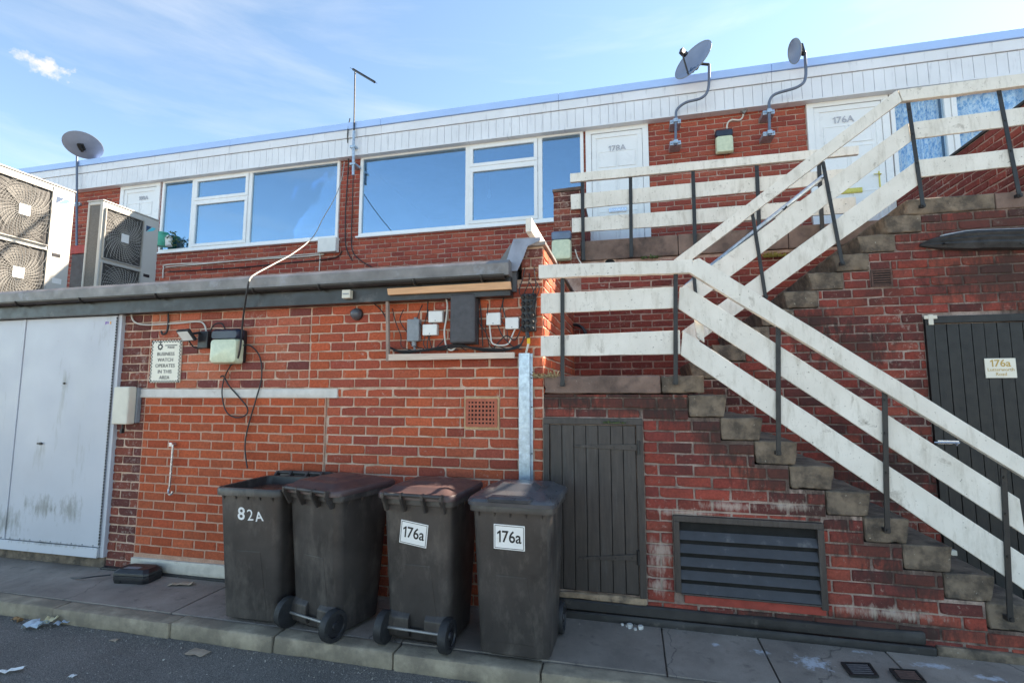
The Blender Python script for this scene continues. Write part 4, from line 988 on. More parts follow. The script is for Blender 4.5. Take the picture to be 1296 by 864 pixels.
# ================================================================ BINS
def rrect(hw, y0, y1, z, r, n=4):
    pts = []
    for (cx_, cy_, a) in ((hw-r, y0+r, -90), (hw-r, y1-r, 0), (-hw+r, y1-r, 90), (-hw+r, y0+r, 180)):
        for i in range(n+1):
            t = R(a+90*i/n); pts.append(Vector((cx_+r*math.cos(t), cy_+r*math.sin(t), z)))
    return pts
def wheelie_bin(label, loc, rz, lidmat, state, tilt=0):
    root = empty('wheelie_bin', (0,0,0), label, 'wheelie bin', 'wheelie bins on the pavement')
    WL[root.name] = Vector((0,0,0))
    H = .93
    # body: tapered tub, open at the top
    prof = [(.0,.0),(.25,.25),(.5,.5),(.75,.75),(1,1)]
    rings = []
    for t, _ in prof:
        rings.append(rrect(.222+.028*t, -.210-.075*t, .170+.070*t, .03+(H-.03)*t, .055))
    inner = [rrect(.222+.028*t-.012, -.210-.075*t+.012, .170+.070*t-.012, .03+(H-.03)*t, .045) for t in (1, .1)]
    body = MB().loft([rrect(.19,-.18,.15,.010,.05)]+rings+inner, True, True)
    b = body.build('body', BIN, root, smooth=True)
    # rim
    rim = MB().loft([rrect(.250,-.284,.243,H-.05,.055), rrect(.268,-.305,.255,H-.045,.06), rrect(.270,-.308,.256,H-.005,.06), rrect(.262,-.30,.25,H+.008,.055), rrect(.240,-.272,.232,H+.006,.045), rrect(.238,-.27,.23,H-.05,.045)], False, False)
    rim.build('rim', BIN, root, smooth=True)
    # ribs under the front rim
    rb = MB()
    for x in (-.2, -.1, 0, .1, .2): rb.prism([(x-.004,-.27,H-.04),(x-.004,-.298,H-.045),(x-.004,-.272,H-.085)], (.008,0,0))
    for s in (-1, 1):
        for y in (-.16, .02, .14): rb.prism([(s*.24,y-.004,H-.04),(s*.262,y-.004,H-.045),(s*.243,y-.004,H-.085)], (0,.008,0))
    rb.build('rim_rib', BIN, root)
    # moulded panel front and back
    for s in (-1, 1):
        def yy(z):
            t = (z-.03)/(H-.03); return (-.210-.075*t-.003) if s < 0 else (.170+.070*t+.003)
        m = MB().prism([(-.14,yy(.10),.10),(.14,yy(.10),.10),(.095,yy(.50),.50),(-.095,yy(.50),.50)], (0,-s*.012,0)); m.build('moulded_panel', BIN, b, bevel=.003)
    # wheels, axle
    ax_ = MB().tube([(-.22,.215,.10),(.22,.215,.10)], .009, 8); ax_.build('axle', pm('dull_axle', (0.30,0.29,0.28), .5, .2, metal=.6) if 'dull_axle' not in bpy.data.materials else bpy.data.materials['dull_axle'], root, smooth=True)
    for xa in (-.20, .055):
        MB().prism([(xa,.12,.028),(xa,.195,.045),(xa,.212,.10),(xa,.208,.165),(xa,.175,.20)], (.145,0,0)).build('axle_housing', BIN, root, bevel=.006)
    for s in (-1, 1):
        w = MB(); rr = [(.098,.0),(.10,.012),(.10,.040),(.096,.052),(.07,.053),(.066,.044),(.03,.046),(.026,.056),(.0001,.056)]
        rings = [[(s*(.195+h), .215+r_*math.cos(2*math.pi*i/24), .10+r_*math.sin(2*math.pi*i/24)) for i in range(24)] for r_, h in rr]
        w.loft(rings[:5], True, False); wo = w.build('wheel', RUBBER, root, smooth=True)
        MB().loft(rings[4:], False, True).build('hub', BLACK_PLASTIC, wo, smooth=True)
    # rear handle bar and hinge lugs
    hb_ = MB().tube([(-.21,.300,H+.025),(.21,.300,H+.025)], .013, 8); hb_.build('handle_bar', BIN, root, smooth=True)
    for x in (-.205, -.075, .075, .205):
        lg = MB().prism([(x-.009,.235,H-.085),(x-.009,.262,H-.09),(x-.009,.315,H+.0),(x-.009,.316,H+.034),(x-.009,.285,H+.04),(x-.009,.24,H+.0)], (.018,0,0))
        lg.build('hinge_lug', BIN, root, bevel=.003)
    # lid
    if state != 'open':
        z = H+.012
        L = MB().loft([rrect(.275,-.322,.285,z-.018,.06), rrect(.277,-.325,.285,z+.004,.06), rrect(.268,-.312,.28,z+.020,.06), rrect(.235,-.265,.25,z+.026,.05), rrect(.195,-.20,.22,z+.052,.04), rrect(.18,-.18,.205,z+.056,.035)], True, True)
        lid = L.build('lid', lidmat, root, smooth=True)
        if state == 'raised':
            MB().loft([rrect(.15,-.20,.0,z+.05,.02), rrect(.10,-.13,-.02,z+.088,.02)]).build('lid_boss', lidmat, lid, bevel=.006)
            MB().loft([rrect(.14,-.335,-.25,z+.010,.03), rrect(.14,-.345,-.25,z+.03,.03), rrect(.12,-.33,-.26,z+.04,.02)]).build('lid_grip', lidmat, lid, smooth=True)
        else:
            MB().loft([rrect(.13,-.13,.15,z+.054,.03), rrect(.09,-.09,.10,z+.072,.025)]).build('lid_boss', lidmat, lid, bevel=.006)
    else:
        L = MB().loft([rrect(.272,-.30,.30,0,.06), rrect(.272,-.30,.30,.02,.06), rrect(.2,-.22,.22,.05,.05)])
        L.xf(Matrix.Translation((0,.345,H-.27)) @ Matrix.Rotation(R(-97), 4, 'X')); L.build('lid', lidmat, root, smooth=True)
        MB().loft([rrect(.225,-.255,.21,H-.10,.05), rrect(.19,-.22,.18,H-.045,.05)], True, True).build('dark_fill', pm('bin_hollow_dark', (0.012,0.012,0.013), .35, .3, 12, .6, 12), root)  # added dark fill, stands for the shade inside the open tub
    root.location = loc; root.rotation_euler = (tilt, 0, rz); WL[root.name] = Vector((0,0,0))
    return root
def bin_plate(root, txt, rear, cx_, cz, w_, h_, roll=0):
    H = .93; t = (cz-.03)/(H-.03)
    y = (.170+.070*t) if rear else (-.210-.075*t); sl_ = math.atan2(.070 if rear else -.075, H-.03)
    # face frame: right, up, out
    out_ = Vector((0, 1 if rear else -1, 0)); right = Vector((-1 if rear else 1, 0, 0))
    upv = Vector((0, math.sin(sl_), math.cos(sl_))); out_ = right.cross(upv).normalized()
    Rm = Matrix.Rotation(roll, 4, out_); right = Rm @ right; upv = Rm @ upv
    c = Vector((cx_, y, cz))+out_*.002
    plt = MB().obox(c, right, upv, out_, w_/2, h_/2, .0018).build('number_plate', SIGN_WHITE, root, bevel=.001, seg=1)
    e = MB()
    for sx_, sz_, hw, hh_ in ((0, 1, w_/2-.007, .0016), (0, -1, w_/2-.007, .0016), (1, 0, .0016, h_/2-.007), (-1, 0, .0016, h_/2-.007)):
        e.obox(c+right*(sx_*(w_/2-.008))+upv*(sz_*(h_/2-.008))+out_*.0019, right, upv, out_, hw, hh_, .0006)
    e.build('plate_border', INK, plt)
    mt = Matrix((right, upv, out_)).transposed().to_4x4(); mt.translation = c+out_*.0022
    text(txt, h_*.66, INK, None, plt, bold=.0012, matrix=mt, width=.88)
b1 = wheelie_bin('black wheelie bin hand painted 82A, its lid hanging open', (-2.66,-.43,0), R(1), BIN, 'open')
b2 = wheelie_bin('black wheelie bin with brown lid and no number, turned hinge side out', (-2.09,-.47,0), R(180-15), LID_BROWN, 'closed')
b3 = wheelie_bin('black wheelie bin with brown lid and white 176a plate on its hinge side', (-1.37,-.465,0), R(180-3), LID_BROWN, 'closed')
b4 = wheelie_bin('black wheelie bin with shiny black lid and white 176a plate on its front', (-.735,-.475,0), R(-1), LID_BLACK, 'raised')
bin_plate(b3, '176a', True, 0.02, .70, .195, .150, R(-7))
bin_plate(b4, '176a', False, -.01, .735, .195, .150, R(-1))
def paint_text(root, s, cx_, cz, size):
    t = (cz-.03)/.90; y = -.210-.075*t-.001
    for i, ch in enumerate(s):
        right = Vector((1,0,0)); upv = Vector((0, -.089, 1)).normalized(); out_ = right.cross(upv)
        roll = (-.05, .06, .12)[i]; Rm = Matrix.Rotation(roll, 4, out_)
        mt = Matrix((Rm @ right, Rm @ upv, out_)).transposed().to_4x4(); mt.translation = Vector((cx_+(i-1)*size*.62, y, cz+(0.004, -.002, -.008)[i]))
        text(ch, size*(1.05, .95, .8)[i], WHITEPAINT, None, root, 'painted_number', bold=(.0018, -.0004, .001)[i], depth=.0006, matrix=mt)
paint_text(b1, '82A', .015, .75, .118)

# ================================================================ AIR CONDITIONERS on the flat roof
def ac_unit(label, far_top, ztop, zbot, udir, wid, thick, end_coil=True):
    """fan face lies along udir (towards the facade), normal to the right"""
    U = Vector(udir).normalized(); N = Vector((U.y, -U.x, 0)); W = Vector((0,0,1))
    far = Vector(far_top); near = far-U*wid; H = ztop-zbot
    root = empty('air_conditioner', ((near+far)/2-N*thick/2).to_2d().to_3d()+Vector((0,0,zbot)), label, 'air conditioner', 'air conditioners on the flat roof')
    def P(a, h, o=0.0): return Vector((near.x, near.y, zbot))+U*a+W*h+N*o
    def slab(m, a0, a1, h0, h1, o0, o1): m.obox(P((a0+a1)/2, (h0+h1)/2, (o0+o1)/2), U, N, W, (a1-a0)/2, (o1-o0)/2, (h1-h0)/2)
    fw_ = wid*.70; pitch_ = (H-.16)/2
    m = MB(); slab(m, .028, wid, 0.06, H, -thick, 0); slab(m, 0, .028, .06, H, -.05, 0); slab(m, 0, .028, .06, H, -thick, -thick+.03); slab(m, 0, .028, H-.05, H, -thick+.03, -.05); slab(m, 0, .028, .06, .1, -thick+.03, -.05)
    m.build('casing', AC_WHITE, root, bevel=.010)
    m = MB(); slab(m, .012, .03, .1, H-.05, -thick+.03, -.05); m.build('coil', AC_COIL, root)
    m = MB(); slab(m, -.01, wid+.012, H+.001, H+.018, -thick-.012, .012); m.build('top_panel', AC_WHITE, root, bevel=.006)
    m = MB(); slab(m, .08, .16, 0, .06, -thick-.02, .02); slab(m, wid-.16, wid-.08, 0, .06, -thick-.02, .02); m.build('foot', AC_WHITE, root, bevel=.004)
    # raised corner panel on the far third
    m = MB(); slab(m, fw_+.01, wid-.004, .07, H-.02, 0.001, .012); m.build('service_panel', AC_WHITE, root, bevel=.006)
    for k in (0, 1):
        hc = .10+pitch_*(k+.5); ac_ = .03+fw_*.5-.01; S2 = min(fw_*.47, pitch_*.46); SH = pitch_*.46
        m = MB(); slab(m, ac_-S2, ac_+S2, hc-SH, hc+SH, .002, .006); fan = m.build('fan_recess', AC_DARK, root)
        m = MB()
        for b_ in range(4):
            t0 = b_*math.pi/2; pts = []
            for i in range(5):
                t = t0+i*.22; pts.append((t, S2*.2, S2*.85))
            vs = [P(ac_+r_*math.cos(t)*1.0, hc+r_*math.sin(t)*SH/S2, .008+.006*i/4) for i, (t, ri, ro) in enumerate(pts) for r_ in (ri, ro)]
            m.add(vs, [(2*i, 2*i+1, 2*i+3, 2*i+2) for i in range(4)])
        m.build('fan_blade', (bpy.data.materials.get('fan_grey') or pm('fan_grey', (0.10,0.095,0.088), .6, .2)), fan)
        g = MB(); wr = .0028
        nr = 9
        for j in range(1, nr+1):
            r_ = S2*(.2+.8*j/nr)
            g.tube([P(ac_+r_*math.cos(2*math.pi*i/36), hc+r_*math.sin(2*math.pi*i/36)*SH/S2, .030-.010*(j/nr)**3) for i in range(37)], wr*.7, 4, False)
        for j in range(34):
            t = 2*math.pi*j/34; pts = []
            for i in range(9):
                r_ = .2+1.2*i/8; tt = t+.75*(i/8)**.9; xx, zz_ = r_*math.cos(tt), r_*math.sin(tt)
                if max(abs(xx), abs(zz_)) > .985: break
                pts.append(P(ac_+xx*S2, hc+zz_*SH, .033-.010*min(1, r_)**3))
            if len(pts) > 1: g.tube(pts, wr, 4, False)
        for s in (-1, 1):
            slab(g, ac_-S2, ac_+S2, hc+s*SH-.006, hc+s*SH+.006, .004, .028); slab(g, ac_+s*S2-.006, ac_+s*S2+.006, hc-SH, hc+SH, .004, .028)
        gr_ = g.build('fan_guard', AC_WIRE, root)
        m = MB(); slab(m, ac_-S2*.2, ac_+S2*.2, hc-S2*.22, hc+S2*.22, .034, .040); m.build('guard_badge', WHITE_PLASTIC, gr_, bevel=.003)
    # badge: two triangles
    la, lh, lw_, lhh = fw_+.05, H-.24, wid-fw_-.10, .10
    m = MB().prism([P(la, lh, .0125), P(la, lh+lhh, .0125), P(la+lw_*.55, lh+lhh, .0125)], N*.001); m.build('badge', NAVY, root)
    m = MB().prism([P(la+.006, lh-.004, .0125), P(la+lw_*.62, lh+lhh, .0125), P(la+lw_, lh+lhh, .0125), P(la+lw_*.75, lh+lhh*.5, .0125)], N*.001); m.build('badge', CYAN, root)
    m = MB(); slab(m, fw_+.06, fw_+.16, H*.46, H*.46+.045, .012, .016); m.build('grip_recess', BLACK_PLASTIC, root)
    m = MB(); slab(m, fw_+.09, fw_+.20, H*.26, H*.26+.07, .012, .0145); m.build('rating_label', WHITE_PLASTIC, root)
    return root
ZRF = 2.585
A2n = at(131,254,1.55); ZAC = A2n.z
A2f = atZ(201,280,ZAC); dU = (A2f-A2n); dU.z = 0
A1f = atZ(95,244,ZAC)
ac2 = ac_unit('white twin-fan air conditioner mostly in shade, beside the 180A door, its dark coil showing', A2f, ZAC, ZRF, dU, dU.length, .27)
ac1 = ac_unit('sunlit white twin-fan air conditioner standing over the grey steel doors', A1f, ZAC, ZRF, dU, dU.length*1.05, .30)

# ================================================================ SATELLITE DISHES, AERIAL
def dish(label, c, face, rw_, rh, roll, pole, brackets, front_logo=False, arm=True):
    """c centre, face outward normal, pole: list of points ending at the dish back"""
    root = empty('satellite_dish', pole[0], label, 'satellite dish')
    F = Vector(face).normalized(); up_ = Vector((0,0,1)); rx = up_.cross(F).normalized(); uy = F.cross(rx)
    Rm = Matrix.Rotation(roll, 4, F); rx, uy = Rm @ rx, Rm @ uy
    n = 40; rings = []; back = []
    for j in range(1, 8):
        f = j/7; ring = []; bk = []
        for i in range(n):
            t = 2*math.pi*i/n; p = Vector(c)+rx*(rw_*f*math.cos(t))+uy*(rh*f*math.sin(t))+F*(.055*f*f-.05)
            ring.append(p); bk.append(p-F*.008)
        rings.append(ring); back.append(bk)
    m = MB(); m.loft([[Vector(c)-F*.058]*n]+back+rings[::-1]+[[Vector(c)-F*.05]*n], False, False)
    dd = m.build('reflector', DISH_GREY, root, smooth=True)
    m = MB(); m.tube([Vector(c)+rx*(rw_*math.cos(2*math.pi*i/n))+uy*(rh*math.sin(2*math.pi*i/n))+F*.003 for i in range(n+1)], .007, 5, False); m.build('rim', GREY_PLASTIC, dd)
    bc = Vector(c)-F*.075
    m = MB().obox(bc, rx, uy, F, .05, .06, .022); m.obox(bc-F*.03, rx, uy, F, .022, .08, .018); m.tube([bc, Vector(pole[-1])], .02, 8); m.build('mount', BLACK_METAL, root, bevel=.003)
    m = MB().tube(smooth_path(pole, 6), .019, 10); m.build('pole', pm('grey_pole', (0.13,0.16,0.22), .45, .15, 9, metal=.3), root, smooth=True)
    for b_ in brackets:
        m = MB().box(b_.x-.075, b_.x+.075, b_.y+.02, YF+.0, b_.z-.03, b_.z+.03); m.box(b_.x-.03, b_.x+.03, b_.y-.03, b_.y+.025, b_.z-.025, b_.z+.025)
        for s in (-1, 1): m.tube([b_+Vector((s*.055,.02,0)), b_+Vector((s*.055,-.0,0))], .010, 6)
        m.build('wall_bracket', GALV, root, bevel=.003)
    if arm:
        tip = Vector(c)+F*.22-uy*rh*.25; foot = Vector(c)-uy*rh*.95
        m = MB().tube([foot, tip], .012, 6); ao = m.build('feed_arm', BLACK_METAL, root)
        m = MB().tube([tip+uy*.0-F*.05, tip+uy*.06-F*.07], .028, 10); m.obox(tip+uy*.02, rx, uy, F, .025, .04, .03); m.build('feed_horn', BLACK_PLASTIC, ao, smooth=True)
    if front_logo:
        mt = Matrix((rx, uy, F)).transposed().to_4x4(); mt.translation = Vector(c)+rx*.0-uy*rh*.55-F*.030
        text('sky', rh*.55, NAVY, None, dd, 'logo', bold=.002, matrix=mt)
    return root
YD = YF-.22
# dish on a mast above the left roof end, seen from behind
cD = at(105,184,YF-.35); pb = at(97,330,YF-.2); pt = at(97.5,192,YF-.2)
dish('satellite dish on a straight mast over the roof end by the air conditioners', cD, (-.25, .45, .62), (at(131,184,YF-.35).x-cD.x)*.64, .275, R(-4), [pb, pb.lerp(pt, .5), pt], [at(96,258,YF-.06)], arm=False)
YPD = YF-.30
dish('tilted grey satellite dish showing its feed arm, on a bent pole beside door 178A', at(877,76,YPD-.12), (-.60,-.62,.36), .29, .30, R(0),
     [at(855,184,YF-.25), at(855.5,150,YF-.25), at(857,139,YF-.25), at(868,130,YF-.27), at(888,124,YPD), at(896.5,112,YPD), at(897.5,82,YPD)], [at(855,153,YF-.25), at(855,180,YF-.25)], front_logo=True)
dish('small satellite dish seen edge on, on a bent pole beside door 176A', at(1006,65,YPD-.1), (-.95,-.22,-.2), .145, .155, R(0),
     [at(974,172,YF-.25), at(973.5,140,YF-.25), at(974,128,YF-.25), at(982,119,YF-.27), at(1010,110,YPD), at(1019.5,98,YPD), at(1018.5,67,YPD)], [at(973.5,141,YF-.25), at(974,168,YF-.25)], arm=False)
ae = empty('television_aerial', at(447,220,YF-.1), 'thin television aerial on a mast between the two large windows', 'aerial')
mt_, mb_ = at(449.5,88,YF-.2), at(447,222,YF-.2)
MB().tube([mb_, mt_], .013, 8).build('mast', BLACK_METAL, ae, smooth=True)
MB().tube([mb_, at(448,166,YF-.2)], .023, 8).build('mast_sleeve', GALV, ae, smooth=True)
bA, bB = at(447,88,YF-.2), at(474,104,YF-.5)
bo = MB().tube([bA, bB], .022, 6).build('boom', BLACK_METAL, ae)
for i in range(9):
    p = bA.lerp(bB, .1+.11*i); d_ = (bB-bA).normalized(); s = d_.cross(Vector((0,0,1))).normalized(); MB().tube([p-s*.10*(1-.05*i), p+s*.10*(1-.05*i)], .004, 4).build('element', BLACK_METAL, bo)
for y in (186, 208):
    c = at(447,y,YF-.2); m = MB().box(c.x-.05, c.x+.05, c.y-.03, YF+.0, c.z-.018, c.z+.018); m.build('bracket', GALV, ae, bevel=.003)

# ================================================================ LIGHTS ON THE WALLS
def bulkhead(label, px0, px1, py0, py1, Y, capmat):
    Ym = Y-.06*(CAM-at(px0, py0, Y)).length/4; a, b = at(px0, py0, Ym), at(px1, py1, Ym); w_, h_ = (b.x-a.x)*.86, a.z-b.z; cx_, zb = (a.x+b.x)/2, b.z
    root = empty('bulkhead_light', (cx_, Y, zb), label, 'wall light', 'bulkhead lights on the walls')
    def ring(hw, z0, z1, y, r_): 
        pts = []
        for (qx, qz, an) in ((hw-r_, z0+r_, -90), (hw-r_, z1-r_, 0), (-hw+r_, z1-r_, 90), (-hw+r_, z0+r_, 180)):
            for i in range(5):
                t = R(an+22.5*i); pts.append((cx_+qx+r_*math.cos(t), y, qz+r_*math.sin(t)))
        return pts
    hw = w_/2; D_ = w_*.42
    MB().loft([ring(hw*.94, zb+.01, zb+h_-.005, Y+.0, .02), ring(hw*.94, zb+.01, zb+h_-.005, Y-D_*.35, .02)]).build('back_box', BLACK_PLASTIC, root, smooth=True)
    zs = zb+h_*.70
    MB().loft([ring(hw, zb, zs, Y-D_*.36, .025), ring(hw, zb, zs, Y-D_*.7, .025), ring(hw*.92, zb+h_*.04, zs-.004, Y-D_, .03), ring(hw*.8, zb+h_*.10, zs-.02, Y-D_*1.06, .03)]).build('lens', LENS, root, smooth=True)
    MB().loft([ring(hw, zs+.002, zb+h_, Y-D_*.36, .025), ring(hw, zs+.002, zb+h_, Y-D_*.75, .025), ring(hw*.9, zs+.006, zb+h_*.93, Y-D_*1.0, .02)]).build('hood', capmat, root, smooth=True)
    return root
HOOD_D = pm('dark_blue_hood', (0.02,0.03,0.055), .35, .2, 9); HOOD_B = pm('blue_grey_hood', (0.12,0.17,0.25), .45, .2, 9)
bulkhead('pale green bulkhead light with dark hood on the lower wall, above the bins', 268.5, 306, 417, 460, -.01, HOOD_D)
bulkhead('pale green bulkhead light with blue hood at the walkway slab end', 695.5, 725, 293, 328, Y2-.03, HOOD_B)
bulkhead('cream bulkhead light with dark hood between doors 178A and 176A', 904, 931.5, 163, 190, YF-.01, HOOD_D)
fl = empty('floodlight', at(240,425,-.03), 'small black floodlight with white lens beside the warning sign', 'floodlight')
c = at(236,424,-.14); nrm = Vector((-.15,-.75,-.62)).normalized(); rx = Vector((0,0,1)).cross(nrm).normalized()*-1; uy = nrm.cross(rx)
MB().obox(c, rx, uy, nrm, .085, .058, .014).build('housing', BLACK_PLASTIC, fl, bevel=.006)
MB().obox(c+nrm*.0155, rx, uy, nrm, .072, .046, .0015).build('lens', WHITE_PLASTIC, fl)
jb0, jb1 = at(257,420,-.01), at(268,441,-.01)
MB().box(jb0.x, jb1.x, -.065, -.005, jb1.z, jb0.z).build('junction_box', BLACK_PLASTIC, fl, bevel=.008)
m = MB(); m.tube([c-nrm*.014, at(252,421,-.07), at(258,425,-.04)], .012, 6); m.tube(smooth_path([c-nrm*.01-uy*.05, at(243,437,-.06), at(254,441,-.03), at(259,437,-.02)]), .006, 6); m.build('arm', BLACK_METAL, fl)
dm = empty('dome_sensor', at(453,398,0), 'small black dome sensor on the brick wall beside the timber cable frame', 'sensor')
c = at(453,398,0); n = 16
MB().tube([c+Vector((0,.0,0)), c+Vector((0,-.03,0))], .052, 18).build('base', BLACK_PLASTIC, dm, bevel=.004)
MB().loft([[c+Vector((.046*math.cos(a)*math.cos(2*math.pi*i/n), -.031-.055*math.sin(a), .046*math.cos(a)*math.sin(2*math.pi*i/n))) for i in range(n)] for a in [R(k) for k in (0,20,40,60,80)]]).build('dome', pm('dome_grey', (0.10,0.105,0.12), .2, .1), dm, smooth=True)

# ================================================================ SIGN, BOXES, RODS
c0, c1 = at(193,431,-.012), at(227,484,-.012)
sg = empty('warning_sign', ((c0.x+c1.x)/2, 0, c1.z), 'cream business watch sign with chequered border on the brick wall', 'sign')
sx0, sx1, sz0, sz1 = c0.x, c1.x, c1.z, c0.z; W_, H_ = sx1-sx0, sz1-sz0
MB().box(sx0, sx1, -.016, -.002, sz0, sz1).build('board', SIGN_CREAM, sg, bevel=.002)
m = MB(); q = W_/22
for i in range(22):
    for k in range(2):
        if (i+k) % 2 == 0:
            for zz in (sz0+k*q*.7, sz1-(k+1)*q*.7): m.box(sx0+i*q, sx0+(i+1)*q, -.0172, -.0155, zz, zz+q*.7)
nv = int(H_/q)
for i in range(nv):
    for k in range(2):
        if (i+k) % 2 == 0:
            for xx in (sx0+k*q*.7, sx1-(k+1)*q*.7): m.box(xx, xx+q*.7, -.0174, -.0155, sz0+i*q, sz0+(i+1)*q)
m.build('chequer_border', INK, sg)
cx_ = (sx0+sx1)/2
for i, wd in enumerate(('BUSINESS', 'WATCH', 'OPERATES', 'IN THIS', 'AREA')):
    text(wd, H_*.115, INK, (cx_, -.0166, sz1-H_*(.33+.138*i)), sg, bold=.0003, width=1.06)
cr = Vector((sx0+W_*.30, -.0166, sz1-H_*.155)); m = MB(); pts = []
for i in range(16):
    r_ = W_*(.10 if i % 2 == 0 else .075); pts.append(cr+Vector((r_*math.cos(R(22.5*i+90)), 0, r_*math.sin(R(22.5*i+90)))))
m.prism(pts, (0,-.0008,0)); m.box(cr.x-W_*.03, cr.x+W_*.03, -.0176, -.0166, cr.z+W_*.10, cr.z+W_*.14); crest = m.build('crest', INK, sg)
m = MB(); m.prism([cr+Vector((W_*.04*math.cos(R(30*i)), -.001, W_*.04*math.sin(R(30*i)))) for i in range(12)], (0,-.0005,0)); m.build('crest_centre', SIGN_CREAM, crest)
text('POLICE', H_*.06, INK, (sx0+W_*.66, -.0166, sz1-H_*.175), sg, bold=.0008); MB().box(sx0+W_*.46, sx0+W_*.86, -.0172, -.0164, sz1-H_*.135, sz1-H_*.115).build('print_line', INK, sg)
c0, c1 = at(144.5,489,-.12), at(160,537,-.12)
wb = empty('wall_box', ((c0.x+c1.x)/2, 0, c1.z), 'tall cream plastic box mounted beside the grey steel doors', 'box')
MB().box(c0.x, c1.x-.0, -.125, -.04, c1.z, c0.z).build('cover', CREAM, wb, bevel=.018, seg=3)
MB().box(c0.x+.008, c1.x+.012, -.042, -.002, c1.z+.01, c0.z-.01).build('back_plate', GREY_PLASTIC, wb, bevel=.004)
c = at(154.5,545,-.06); m = MB().tube([(c.x,-.06,c1.z+.002),(c.x,-.06,c1.z-.05)], .008, 8); m.box(c.x-.012, c.x+.012, -.075, -.045, c1.z-.085, c1.z-.045); m.build('padlock', BLACK_METAL, wb, bevel=.003)
hk = empty('hook_rod', at(213,626,-.02), 'slim steel hook rod hanging on the orange brick infill', 'rod')
pts = [at(219,562,-.05), at(217.5,580,-.05), at(215,612,-.05), at(213.5,620,-.05), at(214,625,-.07), at(217,625,-.09), at(218.5,621,-.09)]
MB().tube(smooth_path(pts), .010, 8).build('rod', CHROME, hk, smooth=True)
c = at(219,562,-.03); MB().box(c.x-.016, c.x+.016, -.06, -.005, c.z-.02, c.z+.018).build('clip', CHROME, hk, bevel=.004)

# ================================================================ CABLE FRAME
fm = empty('cable_rack', at(570,455,0), 'open timber frame fixed round wiring boxes on the brick wall', 'frame')
YB = -.02
quad([(492,366),(647,357),(648,366.5),(493,374)], -.105, .03).build('top_rail', PINE, fm, bevel=.003)
quad([(494.5,448.5),(652,446),(652,453.5),(494.5,456.5)], -.05, .04).build('bottom_rail', PINE_PALE, fm, bevel=.003)
quad([(490,373),(493.2,373),(494,457),(490.6,457)], -.06, .03).build('side_rail', pm('grey_timber', (0.30,0.22,0.18), .8, .2, 9), fm, bevel=.002)
def wall_box(name, label, px, mat, dep, cat='box', group=None, bev=.008, extra=None):
    a, b = at(px[0], px[1], -dep*.9), at(px[2], px[3], -dep*.9)
    root = empty(name, ((a.x+b.x)/2, 0, b.z), label, cat, group)
    MB().box(a.x, b.x, -dep, -.003, b.z, a.z).build('casing', mat, root, bevel=bev, seg=3)
    if extra: extra(root, a, b)
    return root
def gland(root, a, b):
    m = MB().tube([((a.x+b.x)/2, -.03, b.z+.004), ((a.x+b.x)/2, -.03, b.z-.04)], .02, 10); m.tube([((a.x+b.x)/2, -.03, b.z-.035), ((a.x+b.x)/2+.01, -.03, b.z-.07)], .009, 6); m.build('cable_gland', GREY_PLASTIC, root, smooth=True)
    m = MB().tube([((a.x+b.x)/2, -.012, a.z-.004), ((a.x+b.x)/2, -.012, a.z+.02)], .014, 8); m.build('hanger', GREY_PLASTIC, root)
def seam(root, a, b):
    m = MB().box(a.x-.001, b.x+.001, -.022, -.018, b.z-.001, a.z+.001); m.build('seam', GREY_PLASTIC, root)
    m = MB(); 
    for f in (.5,): m.tube([((a.x+b.x)/2, -.052, b.z+.014), ((a.x+b.x)/2, -.0565, b.z+.014)], .005, 6)
    m.build('screw', GREY_PLASTIC, root)
wall_box('junction_box', 'grey plastic closure box hanging inside the timber frame', (515.5,404,530,431.5), GREY_PLASTIC, .06, extra=gland)
for px, lb in (((542.4,394,560,407.5), 'white wiring box touching the tall black enclosure side, higher of its pair'), ((535,410.5,553,424), 'white wiring box between grey box and black enclosure, lower of its pair'),
               ((615.5,396,633,411), 'clean white wiring box with twin white cables between black enclosure and terminal block'), ((639.5,402,656.5,416), 'dirty white wiring box next to the black terminal block')):
    wall_box('junction_box', lb, px, WHITE_PLASTIC, .055, group='white wiring boxes in the timber frame', extra=seam)
def ribs(root, a, b):
    m = MB(); m.box(a.x-.004, b.x+.004, -.03, -.003, b.z-.004, a.z+.004); m.build('flange', BLACK_PLASTIC, root, bevel=.003)
wall_box('cable_enclosure', 'tall rounded black cable enclosure inside the timber frame', (570,372,601,434), pm('charcoal_plastic', (0.055,0.052,0.058), .55, .2, 20), .11, bev=.025, extra=ribs)
tb = wall_box('terminal_block', 'knobbly black terminal block above the galvanised conduit', (660,372,678,419), BLACK_PLASTIC, .05, cat='terminal block', bev=.006)
a, b = at(660,372,YB), at(678,419,YB)
for i in range(3):
    for k in range(6):
        x = a.x+(b.x-a.x)*(i+.5)/3; z = b.z+(a.z-b.z)*(k+.5)/6
        MB().tube([(x,-.048,z),(x,-.075,z-.012)], .014, 8).build('port', BLACK_PLASTIC, tb)
cdx = at(665,520,-.03); cz0, cz1 = 0.02, at(664,447,-.03).z
cdt = empty('conduit', (cdx.x, 0, cz0), 'galvanised steel cable conduit running down the wall behind the bins', 'conduit')
m = MB(); w_ = .042
m.prism([(cdx.x-w_-.012,-.004,cz0),(cdx.x-w_,-.004,cz0),(cdx.x-w_,-.045,cz0),(cdx.x+w_*.75,-.045,cz0),(cdx.x+w_*.75,-.004,cz0),(cdx.x+w_*.75+.022,-.004,cz0),(cdx.x+w_*.75+.022,-.009,cz0),(cdx.x+w_*.75+.005,-.009,cz0),(cdx.x+w_*.75+.005,-.05,cz0),(cdx.x-w_-.005,-.05,cz0),(cdx.x-w_-.005,-.009,cz0),(cdx.x-w_-.012,-.009,cz0)], (0,0,cz1-cz0))
m.build('channel', GALV, cdt)
m = MB()
